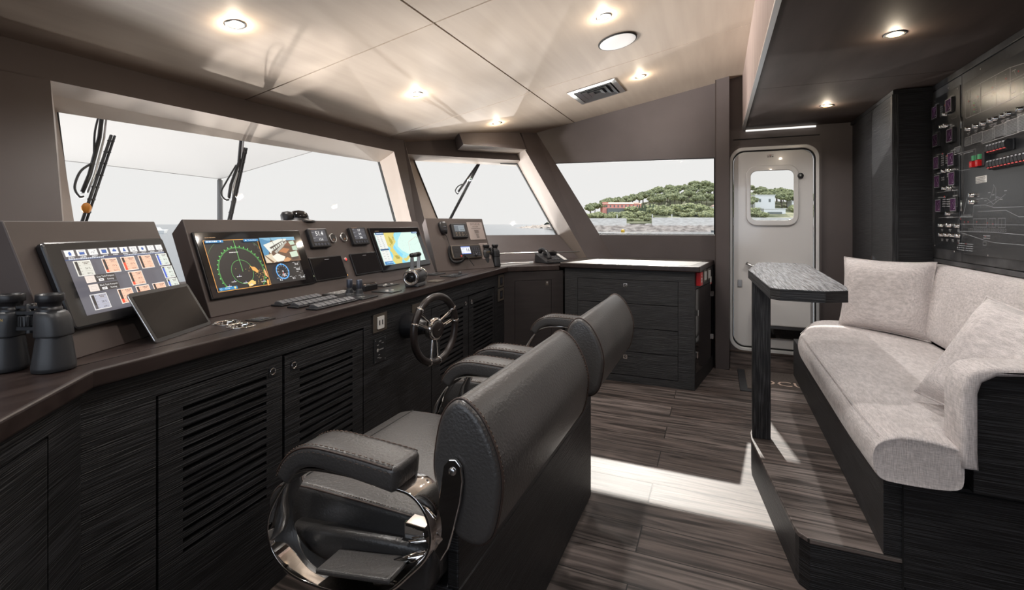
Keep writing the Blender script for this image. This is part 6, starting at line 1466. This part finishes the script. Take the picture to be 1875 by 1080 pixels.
m = MB(); m.loft([[(x, y * k, z_) for x, y, z_ in ((-4, -1, .1), (0, -1.2, .1), (3, -.7, .1), (4.6, 0, .1), (3, .7, .1), (0, 1.2, .1), (-4, 1, .1))] if k else [] for k in (1,)] + [[(-4.2, -1.2, .9), (0, -1.45, 1.0), (3.4, -.9, 1.1), (5.2, 0, 1.25), (3.4, .9, 1.1), (0, 1.45, 1.0), (-4.2, 1.2, .9)]], SHUT, smooth=False); m.build('hull', bt)
m = MB(); m.hexa([V((-1.2, -.8, .95)), V((1.2, -.8, .95)), V((1.2, .8, .95)), V((-1.2, .8, .95))], [V((-1, -.7, 1.8)), V((.5, -.7, 1.8)), V((.5, .7, 1.8)), V((-1, .7, 1.8))], WHITER); m.build('cabin', bt)
yb = T('white_yacht', 'distant white motor yacht seen between the left instrument panels', 'boat', Matrix.Translation(sh(-153, 210, ZS)) @ Rz(20))
m = MB(); m.loft([[(-4, -1.1, 0), (2, -1.1, 0), (5, 0, .1), (2, 1.1, 0), (-4, 1.1, 0)], [(-4.2, -1.3, 1.2), (2, -1.3, 1.3), (6, 0, 1.6), (2, 1.3, 1.3), (-4.2, 1.3, 1.2)]], WHITER, smooth=False); m.build('hull', yb); m = MB(); m.hexa([V((-3, -.9, 1.2)), V((2, -.9, 1.2)), V((2, .9, 1.2)), V((-3, .9, 1.2))], [V((-2.5, -.7, 2.6)), V((.4, -.7, 2.6)), V((.4, .7, 2.6)), V((-2.5, .7, 2.6))], WHITER); m.build('cabin', yb)

# ------------------------------------------------------------------ on the foredeck: awning, pole, wipers
AW = []
for i in range(13):
    row = []
    for j in range(13):
        u, v = i / 12, j / 12
        x = -1.5 + (3.80 + .35 * v + 1.5) * u; y = 3.15 + 2.55 * v + .15 * math.sin(PI * u)
        z = 2.16 - .30 * v + .05 * math.sin(PI * u) * v - .045 * math.sin(PI * v) * (1 - abs(2 * u - 1)) + (.06 * (1 - u) if v > .9 else 0)
        row.append(V((x, y, z)))
    AW.append(row)
m = MB(); vs = [p for r_ in AW for p in r_]; fs = [(i * 13 + j, i * 13 + j + 1, (i + 1) * 13 + j + 1, (i + 1) * 13 + j) for i in range(12) for j in range(12)]
m.add(vs, fs, CANVASM, True); aw = T('awning', 'white canvas awning stretched over the foredeck outside the windscreen', 'awning', Matrix.Translation((1.2, 4.5, 2.0)))
m.build('canvas', aw, off=(1.2, 4.5, 2.0)); m = MB(); m.tube([AW[i][12] for i in range(13)], .004, CANVASM, 8); m.tube([AW[12][j] for j in range(13)], .004, CANVASM, 8); m.build('hem', aw, off=(1.2, 4.5, 2.0))
m = MB(); pc = AW[12][12]; m.lathe([(.032, -.6), (.032, pc.z - .02), (.02, pc.z), (.001, pc.z + .01)], POLE, 18); tag(m.build('awning_pole', M=Tr(pc.x, pc.y, 0)), 'steel pole holding up the outer corner of the awning', 'pole')
m = MB(); m.box(-1.5, 4.4, 2.98, 4.0, -.72, -.60, GELF); m.box(3.5, 4.6, 4.0, 6.4, -.72, -.60, GELF); o = m.build('foredeck'); o['kind'] = 'structure'; o['label'] = 'white foredeck outside the windscreen'
def wiper(label, o_, ex, pts_arm, pts_blade, pts_hose, pts_hose2):
    w_ = T('windscreen_wiper', label, 'wiper', Matrix.Translation(o_), 'windscreen wipers')
    O_ = tuple(o_)
    m = MB(); m.tube(pts_arm, .010, BLACK, 8); m.tube([p + V((.02, .0, 0)) for p in pts_arm], .005, STEEL, 6); m.build('arm', w_, off=O_)
    a, b = pts_blade; m = MB(); d = (b - a)
    m.tube([a, b], .008, RUBBER, 6); m.tube([a + V(ex) * .016, b + V(ex) * .016], .0065, BLACK, 6)
    for k in range(9): m.tube([a + d * ((k + .5) / 9) - V(ex) * .008, a + d * ((k + .5) / 9) + V(ex) * .022], .006, BLACK, 6)
    m.build('blade', w_, off=O_); m = MB(); m.tube(spline(pts_hose, 6), .0055, BLACK, 6)
    if pts_hose2: m.tube(spline(pts_hose2, 6), .005, BLACK, 6)
    m.build('hose', w_, off=O_)
    return w_
P = lambda *p: V(p)
w1 = wiper('windscreen wiper at the left of the windscreen with orange patch on its blade', P(1.40, 2.85, 1.6), (1, 0, 0), [P(1.51, 2.96, 1.95), P(1.46, 2.90, 1.74), P(1.38, 2.822, 1.54), P(1.335, 2.79, 1.45)], [P(1.26, 2.70, 1.20), P(1.515, 2.905, 1.76)],
       [P(1.40, 2.84, 1.60), P(1.346, 2.827, 1.554), P(1.31, 2.80, 1.477), P(1.318, 2.782, 1.431), P(1.335, 2.775, 1.43)], [P(1.475, 2.935, 1.86), P(1.44, 2.90, 1.76), P(1.415, 2.856, 1.63)])
m = MB(); m.sphere((1.333, 2.752, 1.375), .022, mk('orange_patch', (.65, .25, .03, 1), .5), 10, sq=(1, .4, 1.2)); m.build('orange_patch', w1, off=(1.40, 2.85, 1.6))
wiper('windscreen wiper in front of the awning pole', P(2.2, 2.88, 1.6), (1, 0, 0), [P(2.32, 2.97, 1.95), P(2.235, 2.89, 1.70), P(2.13, 2.825, 1.548), P(2.09, 2.792, 1.46)], [P(1.99, 2.70, 1.20), P(2.305, 2.925, 1.81)],
       [P(2.20, 2.87, 1.68), P(2.10, 2.83, 1.56), P(2.045, 2.80, 1.49), P(2.06, 2.785, 1.45), P(2.085, 2.785, 1.45)], None)
wiper('wiper slanting across the corner window', P(4.3, 2.38, 1.65), (.7, -.7, 0), [P(4.56, 2.27, 1.99), P(4.29, 2.375, 1.66), P(4.255, 2.385, 1.62)], [P(4.03, 2.40, 1.27), P(4.52, 2.285, 1.94)],
       [P(4.31, 2.37, 1.70), P(4.26, 2.39, 1.675), P(4.225, 2.40, 1.63), P(4.235, 2.385, 1.60), P(4.25, 2.38, 1.605)], None)
